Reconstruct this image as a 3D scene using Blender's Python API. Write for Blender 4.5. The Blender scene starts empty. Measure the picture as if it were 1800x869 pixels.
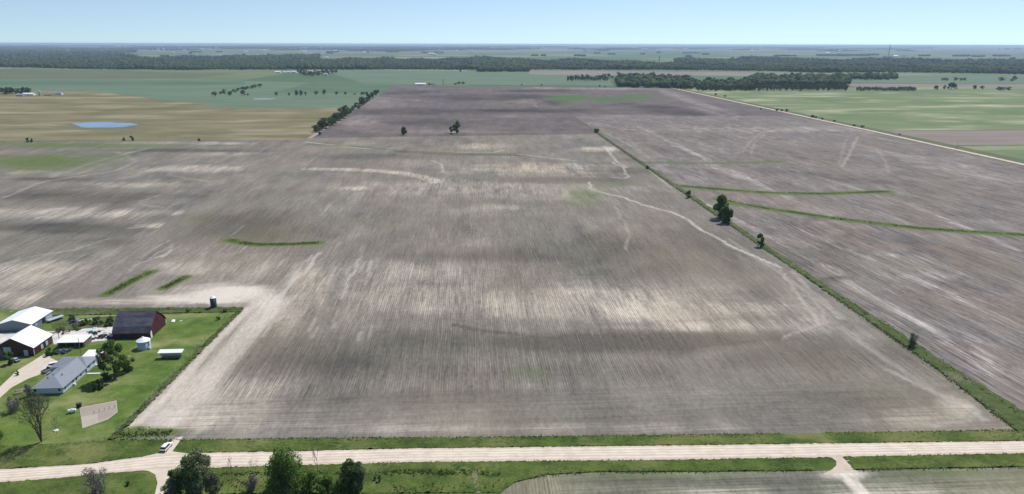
import bpy, math, random
import numpy as np

scene = bpy.context.scene
R = math.radians
random.seed(7); rng = np.random.default_rng(7)

# ------------------------------------------------------------------ camera
# world axes follow the section grid (x east, y north along the crop rows); units are metres
CAM_H = 125.0; FPX = 1200.0; PITCH = math.atan(356.5 / FPX); ROLL = 0.0022; HEAD = R(3.66)
_f0 = np.array([math.sin(HEAD), math.cos(HEAD), 0.0]); _r0 = np.array([math.cos(HEAD), -math.sin(HEAD), 0.0])
_f = _f0 * math.cos(PITCH) + np.array([0, 0, -math.sin(PITCH)])
_u = _f0 * math.sin(PITCH) + np.array([0, 0, math.cos(PITCH)])
_r = math.cos(ROLL) * _r0 + math.sin(ROLL) * _u
_u2 = -math.sin(ROLL) * _r0 + math.cos(ROLL) * _u
cam_d = bpy.data.cameras.new('camera'); cam = bpy.data.objects.new('camera', cam_d)
scene.collection.objects.link(cam)
from mathutils import Matrix, Vector
M = Matrix(((_r[0], _u2[0], -_f[0], 0), (_r[1], _u2[1], -_f[1], 0), (_r[2], _u2[2], -_f[2], CAM_H), (0, 0, 0, 1)))
cam.matrix_world = M
cam_d.sensor_width = 36; cam_d.lens = 24.0; cam_d.clip_start = 1.0; cam_d.clip_end = 200000
scene.camera = cam

def S(x, y):
    """survey point: photo pixel -> ground position in section metres"""
    d = _r * (x - 900) / FPX + _u2 * (434.5 - y) / FPX + _f
    t = -CAM_H / d[2]
    return np.array([d[0] * t, d[1] * t])

# ------------------------------------------------------------------ light
SUN_EL = R(56); SUN_AZ = R(40)          # azimuth clockwise from +y
w = bpy.data.worlds.new("World"); scene.world = w; w.use_nodes = True
nt = w.node_tree; bg = nt.nodes['Background']
sky = nt.nodes.new('ShaderNodeTexSky'); sky.sky_type = 'NISHITA'; sky.sun_disc = False
sky.sun_elevation = SUN_EL; sky.sun_rotation = SUN_AZ
sky.altitude = 200; sky.air_density = 1.0; sky.dust_density = 0.1; sky.ozone_density = 1.4
# look the sky up a little above the true direction: the air over this plain is clean and the horizon stays pale blue
tc = nt.nodes.new('ShaderNodeTexCoord'); va = nt.nodes.new('ShaderNodeVectorMath'); va.operation = 'ADD'; va.inputs[1].default_value = (0, 0, 0.085)
nt.links.new(tc.outputs['Generated'], va.inputs[0]); nt.links.new(va.outputs[0], sky.inputs[0])
nt.links.new(sky.outputs[0], bg.inputs[0]); bg.inputs[1].default_value = 0.118
sd = bpy.data.lights.new('sun', 'SUN'); sun = bpy.data.objects.new('sun', sd); scene.collection.objects.link(sun)
sd.energy = 4.3; sd.angle = R(0.53); sd.color = (1.0, 0.955, 0.89)
sv = Vector((math.sin(SUN_AZ) * math.cos(SUN_EL), math.cos(SUN_AZ) * math.cos(SUN_EL), math.sin(SUN_EL)))
sun.rotation_euler = sv.to_track_quat('Z', 'Y').to_euler(); sun.location = sv * 500
scene.view_settings.view_transform = 'Standard'; scene.view_settings.look = 'None'
scene.view_settings.exposure = 0.1; scene.view_settings.gamma = 1.0; scene.view_settings.use_curve_mapping = False
scene.render.engine = 'CYCLES'
scene.cycles.volume_bounces = 0; scene.cycles.max_bounces = 5

# ------------------------------------------------------------------ helpers
def tag(o, label=None, cat=None, group=None, kind=None):
    if label: o['label'] = label
    if cat: o['category'] = cat
    if group: o['group'] = group
    if kind: o['kind'] = kind
    return o

def empty(name, loc, rz=0.0):
    o = bpy.data.objects.new(name, None); scene.collection.objects.link(o)
    o.location = loc; o.rotation_euler = (0, 0, rz); o.empty_display_size = 0.5
    return o

def mk(name, V, F, mat, parent=None, smooth=False, midx=None):
    me = bpy.data.meshes.new(name)
    V = np.asarray(V, dtype=np.float32).reshape(-1, 3)
    if isinstance(F, np.ndarray):
        n, k = F.shape
        me.vertices.add(len(V)); me.vertices.foreach_set('co', V.ravel())
        me.loops.add(n * k); me.loops.foreach_set('vertex_index', F.ravel().astype(np.int32))
        me.polygons.add(n); me.polygons.foreach_set('loop_start', np.arange(0, n * k, k, dtype=np.int32))
        me.polygons.foreach_set('loop_total', np.full(n, k, dtype=np.int32))
        me.update(calc_edges=True)
    else:
        me.from_pydata([tuple(map(float, v)) for v in V], [], F); me.update()
    for m in (mat if isinstance(mat, (list, tuple)) else [mat]): me.materials.append(m)
    if midx is not None: me.polygons.foreach_set('material_index', np.asarray(midx, dtype=np.int32))
    if smooth: me.polygons.foreach_set('use_smooth', np.ones(len(me.polygons), dtype=bool))
    o = bpy.data.objects.new(name, me); scene.collection.objects.link(o)
    if parent: o.parent = parent
    return o

class MB:
    """collects simple solids into one mesh"""
    def __init__(s): s.v = []; s.f = []
    def add(s, V, F):
        b = len(s.v); s.v += [tuple(map(float, p)) for p in V]; s.f += [tuple(b + i for i in f) for f in F]; return s
    def box(s, x0, x1, y0, y1, z0, z1):
        return s.add([(x0,y0,z0),(x1,y0,z0),(x1,y1,z0),(x0,y1,z0),(x0,y0,z1),(x1,y0,z1),(x1,y1,z1),(x0,y1,z1)],
                     [(3,2,1,0),(4,5,6,7),(0,1,5,4),(1,2,6,5),(2,3,7,6),(3,0,4,7)])
    def hexa(s, b, t):
        return s.add(list(b) + list(t), [(3,2,1,0),(4,5,6,7),(0,1,5,4),(1,2,6,5),(2,3,7,6),(3,0,4,7)])
    def slab(s, q, th):
        """quad q (4 pts, ccw from above) given thickness downwards"""
        t = [tuple(p) for p in q]; b = [(p[0], p[1], p[2] - th) for p in q]
        return s.hexa(b, t)
    def tube(s, a, b, ra, rb, n=6):
        a = np.array(a, float); b = np.array(b, float); d = b - a; d /= (np.linalg.norm(d) + 1e-9)
        x = np.cross(d, (0, 0, 1.0)); 
        if np.linalg.norm(x) < 1e-3: x = np.array((1.0, 0, 0))
        x /= np.linalg.norm(x); y = np.cross(d, x)
        A = [a + ra * (math.cos(2*math.pi*i/n) * x + math.sin(2*math.pi*i/n) * y) for i in range(n)]
        B = [b + rb * (math.cos(2*math.pi*i/n) * x + math.sin(2*math.pi*i/n) * y) for i in range(n)]
        return s.add(A + B, [(i, (i+1) % n, n + (i+1) % n, n + i) for i in range(n)] + [tuple(range(n-1, -1, -1)), tuple(range(n, 2*n))])
    def lathe(s, prof, n=24, c=(0, 0)):
        V = []; F = []
        for (r, z) in prof:
            for i in range(n):
                V.append((c[0] + r * math.cos(2*math.pi*i/n), c[1] + r * math.sin(2*math.pi*i/n), z))
        for j in range(len(prof) - 1):
            for i in range(n):
                F.append((j*n + i, j*n + (i+1) % n, (j+1)*n + (i+1) % n, (j+1)*n + i))
        F.append(tuple(range((len(prof)-1)*n, len(prof)*n)))
        return s.add(V, F)
    def prism_y(s, pts, y0, y1):
        """profile pts (x,z) ccw seen from -y, extruded along y"""
        n = len(pts)
        V = [(x, y0, z) for x, z in pts] + [(x, y1, z) for x, z in pts]
        return s.add(V, [tuple(range(n)), tuple(range(2*n-1, n-1, -1))] + [(i, n+i, n+(i+1) % n, (i+1) % n) for i in range(n)])
    def prism_x(s, pts, x0, x1):
        n = len(pts)
        V = [(x0, y, z) for y, z in pts] + [(x1, y, z) for y, z in pts]
        return s.add(V, [tuple(range(n-1, -1, -1)), tuple(range(n, 2*n))] + [(i, (i+1) % n, n+(i+1) % n, n+i) for i in range(n)])
    def build(s, name, mat, parent=None, smooth=False):
        o = mk(name, s.v, s.f, mat, parent, smooth)
        import bmesh
        bm = bmesh.new(); bm.from_mesh(o.data); bmesh.ops.recalc_face_normals(bm, faces=bm.faces); bm.to_mesh(o.data); bm.free()
        return o

# ------------------------------------------------------------------ materials
class NG:
    def __init__(s, name, rough=0.9, spec=0.2):
        s.m = bpy.data.materials.new(name); s.m.use_nodes = True; s.t = s.m.node_tree
        s.b = s.t.nodes['Principled BSDF']; s.b.inputs['Roughness'].default_value = rough
        s.b.inputs['Specular IOR Level'].default_value = spec
    def n(s, t, **k):
        nd = s.t.nodes.new(t)
        for a, b in k.items(): setattr(nd, a, b)
        return nd
    def lk(s, a, b):
        if isinstance(a, (int, float)): b.default_value = a
        elif isinstance(a, tuple): b.default_value = a if len(a) != 3 or b.type == 'VECTOR' else (*a, 1)
        else: s.t.links.new(a, b)
    def pos(s, rot=0.0, scale=(1, 1, 1)):
        g = s.n('ShaderNodeNewGeometry'); mp = s.n('ShaderNodeMapping')
        mp.inputs['Rotation'].default_value = (0, 0, rot); 
        s.lk(g.outputs['Position'], mp.inputs[0])
        m2 = s.n('ShaderNodeVectorMath', operation='MULTIPLY'); s.lk(mp.outputs[0], m2.inputs[0]); m2.inputs[1].default_value = scale
        return m2.outputs[0]
    def noise(s, vec, scale=1.0, detail=4, rough=0.55):
        n = s.n('ShaderNodeTexNoise'); s.lk(vec, n.inputs['Vector']); n.inputs['Scale'].default_value = scale
        n.inputs['Detail'].default_value = detail; n.inputs['Roughness'].default_value = rough
        return n.outputs['Fac']
    def math(s, op, a, b=0.0, clamp=False):
        n = s.n('ShaderNodeMath', operation=op); n.use_clamp = clamp; s.lk(a, n.inputs[0]); s.lk(b, n.inputs[1]); return n.outputs[0]
    def rng(s, v, a, b, c=0.0, d=1.0):
        n = s.n('ShaderNodeMapRange'); s.lk(v, n.inputs[0])
        for i, x in enumerate((a, b, c, d)): n.inputs[i+1].default_value = x
        return n.outputs[0]
    def mix(s, f, a, b):
        n = s.n('ShaderNodeMix', data_type='RGBA'); s.lk(f, n.inputs[0]); s.lk(a, n.inputs[6]); s.lk(b, n.inputs[7]); return n.outputs[2]
    def attr(s, name):
        n = s.n('ShaderNodeAttribute'); n.attribute_name = name; return n.outputs['Fac']
    def out(s, col): s.lk(col, s.b.inputs['Base Color']); return s.m
    def bump(s, h, strength=0.4, dist=0.2):
        b = s.n('ShaderNodeBump'); b.inputs['Strength'].default_value = strength; b.inputs['Distance'].default_value = dist
        s.lk(h, b.inputs['Height']); s.lk(b.outputs[0], s.b.inputs['Normal'])

def plain(name, col, rough=0.8, spec=0.3, var=0.12, sc=1.5, metal=0.0):
    g = NG(name, rough, spec)
    f = g.noise(g.pos(0, (sc, sc, sc)), 1.0, 4)
    lo = tuple(c * (1 - var) for c in col); hi = tuple(min(1, c * (1 + var)) for c in col)
    g.out(g.mix(g.rng(f, 0.3, 0.7), lo, hi)); g.b.inputs['Metallic'].default_value = metal
    return g.m

def foliage(name, dark, light, trans=0.25):
    g = NG(name, 0.75, 0.15)
    ge = g.n('ShaderNodeNewGeometry'); f = ge.outputs['Random Per Island']
    c = g.mix(f, dark, light)
    g.out(c)
    tr = g.n('ShaderNodeBsdfTranslucent'); g.lk(c, tr.inputs[0])
    mx = g.n('ShaderNodeMixShader'); mx.inputs[0].default_value = trans
    g.lk(g.b.outputs[0], mx.inputs[1]); g.lk(tr.outputs[0], mx.inputs[2])
    g.lk(mx.outputs[0], g.t.nodes['Material Output'].inputs[0])
    return g.m

def soil(name, base=(0.200, 0.183, 0.158), dark=(0.082, 0.079, 0.070), pale=(0.52, 0.45, 0.365), grn=(0.10, 0.135, 0.04),
         ang=0.0, warp=0.0, streak=1.0, head=0.0):
    g = NG(name, 0.95, 0.1)
    p0 = g.pos(ang)
    if warp:
        nz = g.n('ShaderNodeTexNoise'); g.lk(g.pos(0, (0.0035, 0.0035, 0.0035)), nz.inputs['Vector']); nz.inputs['Detail'].default_value = 1
        sb = g.n('ShaderNodeVectorMath', operation='SUBTRACT'); g.lk(nz.outputs['Color'], sb.inputs[0]); sb.inputs[1].default_value = (0.5, 0.5, 0.5)
        sc = g.n('ShaderNodeVectorMath', operation='SCALE'); g.lk(sb.outputs[0], sc.inputs[0]); sc.inputs['Scale'].default_value = warp
        ad = g.n('ShaderNodeVectorMath', operation='ADD'); g.lk(p0, ad.inputs[0]); g.lk(sc.outputs[0], ad.inputs[1]); p0 = ad.outputs[0]
    def sv(x, y):
        m2 = g.n('ShaderNodeVectorMath', operation='MULTIPLY'); g.lk(p0, m2.inputs[0]); m2.inputs[1].default_value = (x, y, 1); return m2.outputs[0]
    C = lambda x, k: g.math('MULTIPLY', g.math('SUBTRACT', x, 0.5), k)
    add = lambda *a: a[0] if len(a) == 1 else g.math('ADD', a[0], add(*a[1:]))
    s1 = g.noise(sv(0.10, 0.006), 1.0, 4, 0.6)     # planter passes
    s2 = g.noise(sv(0.45, 0.016), 1.0, 4, 0.65)       # groups of rows
    s3 = g.noise(sv(1.35, 0.05), 1.0, 2, 0.6)       # single rows
    hd = g.attr('head')
    h1 = g.noise(sv(0.006, 0.30), 1.0, 3, 0.6); h2 = g.noise(sv(0.03, 1.3), 1.0, 3, 0.7)
    big = g.noise(sv(0.010, 0.009), 1.0, 4, 0.6)
    med = g.noise(sv(0.055, 0.018), 1.0, 5, 0.65)
    fine = g.noise(sv(0.7, 0.28), 1.0, 5, 0.8)
    st = add(C(s1, 0.36), C(s2, 0.52), C(s3, 0.85)); hh = add(C(h1, 0.45), C(h2, 0.8))
    mixn = g.n('ShaderNodeMix', data_type='FLOAT'); g.lk(hd, mixn.inputs[0]); g.lk(st, mixn.inputs[2]); g.lk(hh, mixn.inputs[3])
    st = g.math('MULTIPLY', mixn.outputs[0], streak)
    pa = g.attr('pale'); da = g.attr('dark')
    paj = g.math('MULTIPLY', pa, add(1.0, C(med, 2.0), g.math('MULTIPLY', st, 2.2)))
    daj = g.math('MULTIPLY', da, add(1.0, C(med, 1.4)))
    v = add(C(big, 1.1), C(med, 0.8), g.math('MULTIPLY', st, 0.35), paj, g.math('MULTIPLY', daj, -0.95))
    c = g.mix(g.rng(v, 0.08, -0.62), base, dark)
    c = g.mix(g.rng(v, 0.05, 1.12), c, pale)
    tint = g.rng(g.noise(sv(0.012, 0.008), 1.0, 3), 0.4, 0.65)
    c = g.mix(g.math('MULTIPLY', tint, 0.4), c, tuple(x * y for x, y in zip(base, (1.16, 0.98, 0.82))))
    tin2 = g.rng(g.noise(sv(0.009, 0.014), 1.0, 4), 0.5, 0.68)
    c = g.mix(g.math('MULTIPLY', tin2, 0.42), c, tuple(x * y for x, y in zip(base, (0.80, 0.86, 0.70))))
    c = g.mix(g.math('MULTIPLY', g.attr('sand'), add(0.9, C(fine, .8)), True), c, (0.66, 0.59, 0.50))
    # crisp crop rows, about a metre apart, and broken bright ridges of dry crust
    wx = g.n('ShaderNodeSeparateXYZ'); g.lk(p0, wx.inputs[0])
    wob = g.math('MULTIPLY', g.noise(sv(0.05, 0.02), 1.0, 2), 9.0)
    row = g.math('SINE', g.math('ADD', g.math('MULTIPLY', wx.outputs[0], 6.3), wob))
    row = g.math('MULTIPLY', row, g.math('MULTIPLY', g.math('SUBTRACT', 1.0, hd), g.rng(med, 0.35, 0.65, 0.06, 0.20)))
    cr_ = g.rng(g.noise(sv(0.75, 0.022), 1.0, 4, 0.7), 0.60, 0.66)
    cr_ = g.math('MULTIPLY', g.math('MULTIPLY', cr_, g.math('SUBTRACT', 1.0, hd)), g.math('ADD', 0.16 * streak, g.math('MULTIPLY', pa, 0.5)), True)
    c = g.mix(cr_, c, pale)
    tex = add(1.0, row, g.math('MULTIPLY', st, 1.0), C(fine, 1.5), C(med, 0.55))
    fm = g.n('ShaderNodeMix', data_type='FLOAT'); g.lk(g.math('MULTIPLY', g.attr('sand'), 0.65, True), fm.inputs[0]); g.lk(tex, fm.inputs[2]); fm.inputs[3].default_value = 1.0; tex = fm.outputs[0]
    sc_ = g.n('ShaderNodeVectorMath', operation='SCALE'); g.lk(c, sc_.inputs[0]); g.lk(tex, sc_.inputs['Scale']); c = sc_.outputs[0]
    rl = g.math('MULTIPLY', g.attr('rill'), g.rng(g.noise(g.pos(0, (0.3, 0.3, 1)), 1.0, 3), 0.33, 0.55, 0.45, 1.0), True)
    c = g.mix(rl, c, (0.56, 0.52, 0.46))
    tint = g.rng(g.noise(sv(0.01, 0.009), 1.0, 3), 0.4, 0.65)
    c = g.mix(g.math('MULTIPLY', tint, 0.28), c, tuple(x * y for x, y in zip(base, (1.1, 0.98, 0.84))))
    gn = g.math('MULTIPLY', g.attr('green'), g.rng(g.noise(g.pos(0, (0.3, 0.3, 1)), 1.0, 4, 0.7), 0.3, 0.55, 0.45, 1.2), True)
    gc = g.mix(g.noise(g.pos(0, (0.15, 0.15, 1)), 1.0, 3), tuple(x * 0.7 for x in grn), tuple(x * 1.35 for x in grn))
    c = g.mix(gn, c, gc)
    g.bump(g.math('ADD', fine, s3), 0.5, 0.12)
    return g.out(c)

def grass(name, a, b, c2=None, sc=0.12, bump=0.6):
    g = NG(name, 0.9, 0.1)
    f = g.noise(g.pos(0, (sc, sc, sc)), 1.0, 5, 0.65)
    h = g.noise(g.pos(0, (1.3, 1.3, 1.3)), 1.0, 4, 0.7)
    c = g.mix(g.rng(g.math('ADD', g.math('MULTIPLY', f, 0.6), g.math('MULTIPLY', h, 0.4)), 0.36, 0.64), a, b)
    if c2:
        k = g.noise(g.pos(0, (sc*0.35, sc*0.5, 1)), 1.0, 4, 0.6)
        c = g.mix(g.rng(k, 0.50, 0.68, 0.0, 0.8), c, c2)
    g.bump(h, bump, 0.35)
    return g.out(c)

def cropland(name, a, b, stripe=(0.03, 0.002), ang=0.0, c2=None):
    g = NG(name, 0.95, 0.05)
    s1 = g.noise(g.pos(ang, (stripe[0], stripe[1], 1)), 1.0, 4, 0.6)
    b1 = g.noise(g.pos(0, (0.004, 0.009, 1)), 1.0, 4, 0.6)
    f = g.rng(g.math('ADD', g.math('MULTIPLY', s1, 0.5), g.math('MULTIPLY', b1, 0.5)), 0.38, 0.62)
    c = g.mix(f, a, b)
    if c2:
        k = g.noise(g.pos(0, (0.005, 0.013, 1)), 1.0, 4, 0.6)
        c = g.mix(g.rng(k, 0.50, 0.72, 0.0, 0.9), c, c2)
    return g.out(c)

def gravel(name, a, b, tracks=None):
    g = NG(name, 0.9, 0.15)
    f = g.noise(g.pos(0, (0.25, 0.25, 1)), 1.0, 5, 0.7)
    h = g.noise(g.pos(0, (2.2, 2.2, 1)), 1.0, 4, 0.7)
    c = g.mix(g.rng(g.math('ADD', g.math('MULTIPLY', f, 0.6), g.math('MULTIPLY', h, 0.4)), 0.35, 0.65), a, b)
    if tracks:
        t = g.attr('track'); c = g.mix(g.math('MULTIPLY', t, g.rng(f, 0.35, 0.6, 0.3, 0.9)), c, tracks)
    return g.out(c)

MT = {}
MT['main'] = soil('tilled_soil', streak=1.0)
MT['left'] = soil('tilled_soil_west', base=(0.188, 0.176, 0.155), dark=(0.068, 0.067, 0.061), streak=1.2)
MT['right'] = soil('ploughed_soil_east', base=(0.182, 0.163, 0.150), dark=(0.095, 0.086, 0.080), pale=(0.42, 0.38, 0.345), ang=R(-4.5), warp=5.0, streak=1.95)
MT['top'] = soil('dark_ploughed_soil', base=(0.135, 0.118, 0.112), dark=(0.050, 0.044, 0.046), pale=(0.31, 0.265, 0.245), grn=(0.075, 0.13, 0.04), streak=0.7)
MT['south'] = soil('pale_soil_south', base=(0.190, 0.190, 0.140), pale=(0.44, 0.40, 0.33), streak=1.3)
MT['lawn'] = grass('lawn_grass', (0.046, 0.088, 0.014), (0.145, 0.205, 0.046), (0.26, 0.26, 0.11), 0.11)
MT['verge'] = grass('verge_grass', (0.030, 0.058, 0.012), (0.115, 0.160, 0.036), (0.19, 0.19, 0.07), 0.13, 0.9)
MT['rough'] = grass('rough_grass', (0.045, 0.072, 0.018), (0.10, 0.13, 0.045), (0.17, 0.155, 0.10), 0.25, 0.9)
MT['pasture'] = cropland('dry_pasture', (0.125, 0.122, 0.058), (0.215, 0.190, 0.108), (0.012, 0.02), 0, (0.33, 0.29, 0.19))
MT['greencrop'] = cropland('young_green_crop', (0.110, 0.158, 0.098), (0.145, 0.195, 0.130), (0.004, 0.02))
MT['greencrop2'] = cropland('deep_green_crop', (0.080, 0.135, 0.080), (0.11, 0.165, 0.10), (0.004, 0.02))
MT['olive'] = cropland('olive_crop', (0.10, 0.12, 0.065), (0.14, 0.15, 0.09), (0.003, 0.02))
MT['east'] = cropland('pale_green_crop', (0.120, 0.165, 0.078), (0.185, 0.225, 0.115), (0.01, 0.004), R(-9), (0.46, 0.42, 0.28))
MT['brown'] = cropland('brown_field', (0.20, 0.165, 0.14), (0.26, 0.225, 0.195), (0.003, 0.02))
MT['road'] = gravel('limestone_gravel', (0.47, 0.385, 0.30), (0.60, 0.51, 0.41), (0.72, 0.635, 0.53))
MT['drive'] = gravel('driveway_gravel', (0.50, 0.43, 0.34), (0.63, 0.55, 0.45), (0.40, 0.36, 0.26))
MT['yard'] = gravel('pale_yard_rubble', (0.42, 0.39, 0.36), (0.75, 0.71, 0.67))
MT['garden'] = gravel('garden_soil', (0.36, 0.31, 0.25), (0.44, 0.39, 0.32))
MT['garden2'] = gravel('garden_soil_turned', (0.30, 0.25, 0.205), (0.36, 0.31, 0.26))
MT['dirt'] = gravel('worn_dirt', (0.12, 0.125, 0.06), (0.20, 0.18, 0.12))
MT['mud'] = gravel('pond_mud', (0.12, 0.115, 0.07), (0.17, 0.155, 0.10))
MT['foliage'] = foliage('leaf_green', (0.065, 0.120, 0.024), (0.20, 0.30, 0.070), 0.4)
MT['foliage_dk'] = foliage('leaf_dark_green', (0.050, 0.098, 0.026), (0.17, 0.255, 0.070), 0.5)
MT['foliage_far'] = foliage('far_leaf_green', (0.032, 0.056, 0.020), (0.10, 0.15, 0.055), 0.35)
MT['foliage_grey'] = foliage('leaf_grey_green', (0.10, 0.135, 0.06), (0.24, 0.285, 0.15), 0.4)
MT['twig'] = foliage('dry_twigs', (0.12, 0.10, 0.085), (0.26, 0.235, 0.21), 0.0)
MT['bark'] = plain('bark', (0.10, 0.082, 0.066), 0.9, 0.1, 0.3, 3)
MT['bark_grey'] = plain('grey_bark', (0.19, 0.17, 0.15), 0.9, 0.1, 0.3, 3)
MT['white_roof'] = plain('white_metal_roof', (0.80, 0.80, 0.80), 0.45, 0.4, 0.04, 0.8)
MT['grey_wall'] = plain('grey_steel_wall', (0.30, 0.34, 0.38), 0.5, 0.4, 0.1, 1)
MT['red_wall'] = plain('barn_red_boards', (0.085, 0.024, 0.022), 0.85, 0.2, 0.25, 1.2)
MT['blue_wall'] = plain('pale_blue_siding', (0.50, 0.58, 0.62), 0.6, 0.3, 0.05, 1)
MT['house_roof'] = plain('grey_asphalt_shingles', (0.24, 0.26, 0.29), 0.9, 0.15, 0.14, 2.2)
MT['white'] = plain('white_paint', (0.76, 0.77, 0.78), 0.5, 0.4, 0.05, 1)
MT['door'] = plain('pale_grey_door', (0.42, 0.50, 0.54), 0.5, 0.3, 0.1, 1.5)
MT['glass'] = plain('dark_glass', (0.03, 0.04, 0.05), 0.12, 0.6, 0.1, 1)
MT['black'] = plain('black_rubber', (0.025, 0.025, 0.027), 0.8, 0.2, 0.2, 2)
MT['tank'] = plain('dark_navy_steel', (0.035, 0.045, 0.06), 0.55, 0.4, 0.25, 0.8)
MT['galv'] = plain('galvanised_steel', (0.40, 0.45, 0.50), 0.45, 0.5, 0.1, 1.2)
MT['wood'] = plain('weathered_wood', (0.20, 0.16, 0.13), 0.9, 0.1, 0.3, 2)
MT['rust'] = plain('rusty_plank', (0.25, 0.15, 0.12), 0.9, 0.1, 0.25, 2)
MT['dark'] = plain('dark_scrap', (0.05, 0.045, 0.06), 0.8, 0.2, 0.5, 1.5)
MT['silverpaint'] = plain('silver_blue_paint', (0.30, 0.36, 0.44), 0.3, 0.6, 0.05, 1)
MT['darkpaint'] = plain('dark_green_paint', (0.04, 0.055, 0.055), 0.3, 0.6, 0.1, 1)
MT['teal'] = plain('pale_teal_tarp', (0.35, 0.55, 0.47), 0.6, 0.3, 0.1, 1)
MT['lamp'] = plain('lamp_glass', (0.4, 0.06, 0.05), 0.3, 0.5, 0.1, 1)
# barn roof: dark shingles with patched courses
g = NG('dark_barn_shingles', 0.85, 0.15)
f1 = g.noise(g.pos(0, (0.25, 0.5, 0.5)), 1, 4); f2 = g.noise(g.pos(0, (0.3, 3.5, 3.5)), 1, 3)
c = g.mix(g.rng(f1, 0.35, 0.65), (0.060, 0.056, 0.078), (0.112, 0.106, 0.132)); c = g.mix(g.rng(f2, 0.6, 0.72, 0, 0.5), c, (0.19, 0.19, 0.20)); g.out(c)
MT['barn_roof'] = g.m
# steel wall/roof ribs
def ribbed(name, a, b, axis, period):
    g = NG(name, 0.5, 0.4)
    se = g.n('ShaderNodeSeparateXYZ'); ge = g.n('ShaderNodeNewGeometry'); g.lk(ge.outputs['Position'], se.inputs[0])
    fr = g.math('FRACT', g.math('MULTIPLY', se.outputs[axis], 1.0 / period))
    k = g.noise(g.pos(0, (0.4, 0.4, 0.4)), 1, 4)
    c = g.mix(g.math('ADD', g.math('MULTIPLY', g.math('GREATER_THAN', fr, 0.8), 0.6), g.math('MULTIPLY', k, 0.4)), a, b); return g.out(c)
MT['rib_roof_y'] = ribbed('ribbed_white_roof', (0.84, 0.84, 0.84), (0.70, 0.71, 0.73), 1, 0.9)
MT['rib_wall'] = ribbed('ribbed_grey_wall', (0.20, 0.24, 0.28), (0.14, 0.17, 0.20), 0, 0.9)
MT['red_ribs'] = ribbed('red_board_wall', (0.07, 0.022, 0.02), (0.045, 0.015, 0.014), 0, 0.6)
MT['red_ribs_y'] = ribbed('red_board_side_wall', (0.09, 0.026, 0.024), (0.06, 0.018, 0.017), 1, 0.6)
MT['bin'] = ribbed('corrugated_bin_wall', (0.46, 0.52, 0.57), (0.34, 0.39, 0.44), 2, 0.45)
# water
g = NG('pond_water', 0.08, 0.6); g.b.inputs['IOR'].default_value = 1.33
nz = g.noise(g.pos(0, (0.02, 0.05, 1)), 1, 3); g.out(g.mix(g.rng(nz, 0.4, 0.6), (0.07, 0.13, 0.22), (0.13, 0.20, 0.29)))
g.bump(g.noise(g.pos(0, (0.8, 0.8, 1)), 1, 3), 0.15, 0.1)
MT['water'] = g.m
MT['galv_mud'] = plain('wet_ground', (0.20, 0.235, 0.22), 0.4, 0.4)

# ------------------------------------------------------------------ ground sheet
def rand_fields():
    g = NG('far_farmland', 0.95, 0.05)
    wv = g.n('ShaderNodeNewGeometry')
    dv = g.n('ShaderNodeVectorMath', operation='MULTIPLY'); g.lk(wv.outputs['Position'], dv.inputs[0]); dv.inputs[1].default_value = (1/800., 1/400., 0)
    fl = g.n('ShaderNodeVectorMath', operation='FLOOR'); g.lk(dv.outputs[0], fl.inputs[0])
    wn = g.n('ShaderNodeTexWhiteNoise', noise_dimensions='2D'); g.lk(fl.outputs[0], wn.inputs['Vector'])
    cr = g.n('ShaderNodeValToRGB'); cr.color_ramp.interpolation = 'CONSTANT'
    cols = [(0.0, (0.085, 0.135, 0.07)), (0.3, (0.13, 0.185, 0.09)), (0.5, (0.10, 0.165, 0.09)), (0.66, (0.24, 0.205, 0.16)), (0.78, (0.165, 0.19, 0.09)), (0.9, (0.32, 0.28, 0.21))]
    el = cr.color_ramp.elements; el[0].color = (*cols[0][1], 1); el[1].position = cols[1][0]; el[1].color = (*cols[1][1], 1)
    for p, c in cols[2:]:
        e = el.new(p); e.color = (*c, 1)
    g.lk(wn.outputs['Value'], cr.inputs[0])
    k = g.noise(g.pos(0, (0.003, 0.006, 1)), 1, 4)
    g.out(g.mix(g.rng(k, 0.4, 0.6, 0, 0.45), cr.outputs[0], (0.10, 0.14, 0.07))); return g.m
radii = [0, 150, 400, 900, 1800, 3500, 6500, 11000, 18000, 30000, 45000, 60000]; N = 64
V = [(0, 0, -0.35)]; F = []
for r in radii[1:]:
    for i in range(N): V.append((r * math.cos(2*math.pi*i/N), r * math.sin(2*math.pi*i/N), -0.35))
for i in range(N): F.append((0, 1 + i, 1 + (i+1) % N))
for j in range(len(radii) - 2):
    a = 1 + j*N; b = a + N
    for i in range(N): F.append((a+i, b+i, b+(i+1) % N, a+(i+1) % N))
tag(mk('ground', V, F, rand_fields()), kind='structure')

def sm(t): t = np.clip(t, 0, 1); return t * t * (3 - 2 * t)
def polydist(P, pts):
    d = np.full(len(P), 1e9)
    for a, b in zip(pts[:-1], pts[1:]):
        ab = b - a; L = (ab @ ab) + 1e-9; t = np.clip(((P - a) @ ab) / L, 0, 1)
        q = P - (a + t[:, None] * ab); d = np.minimum(d, np.hypot(q[:, 0], q[:, 1]))
    return d
def wiggle(pts, amp, n=7, seed=1):
    r = np.random.default_rng(seed); o = []
    for a, b in zip(pts[:-1], pts[1:]):
        L = np.linalg.norm(b - a); k = max(1, int(L / n))
        for i in range(k): o.append(a + (b - a) * i / k + r.normal(0, amp, 2))
    o.append(pts[-1]); return np.array(o)

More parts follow.
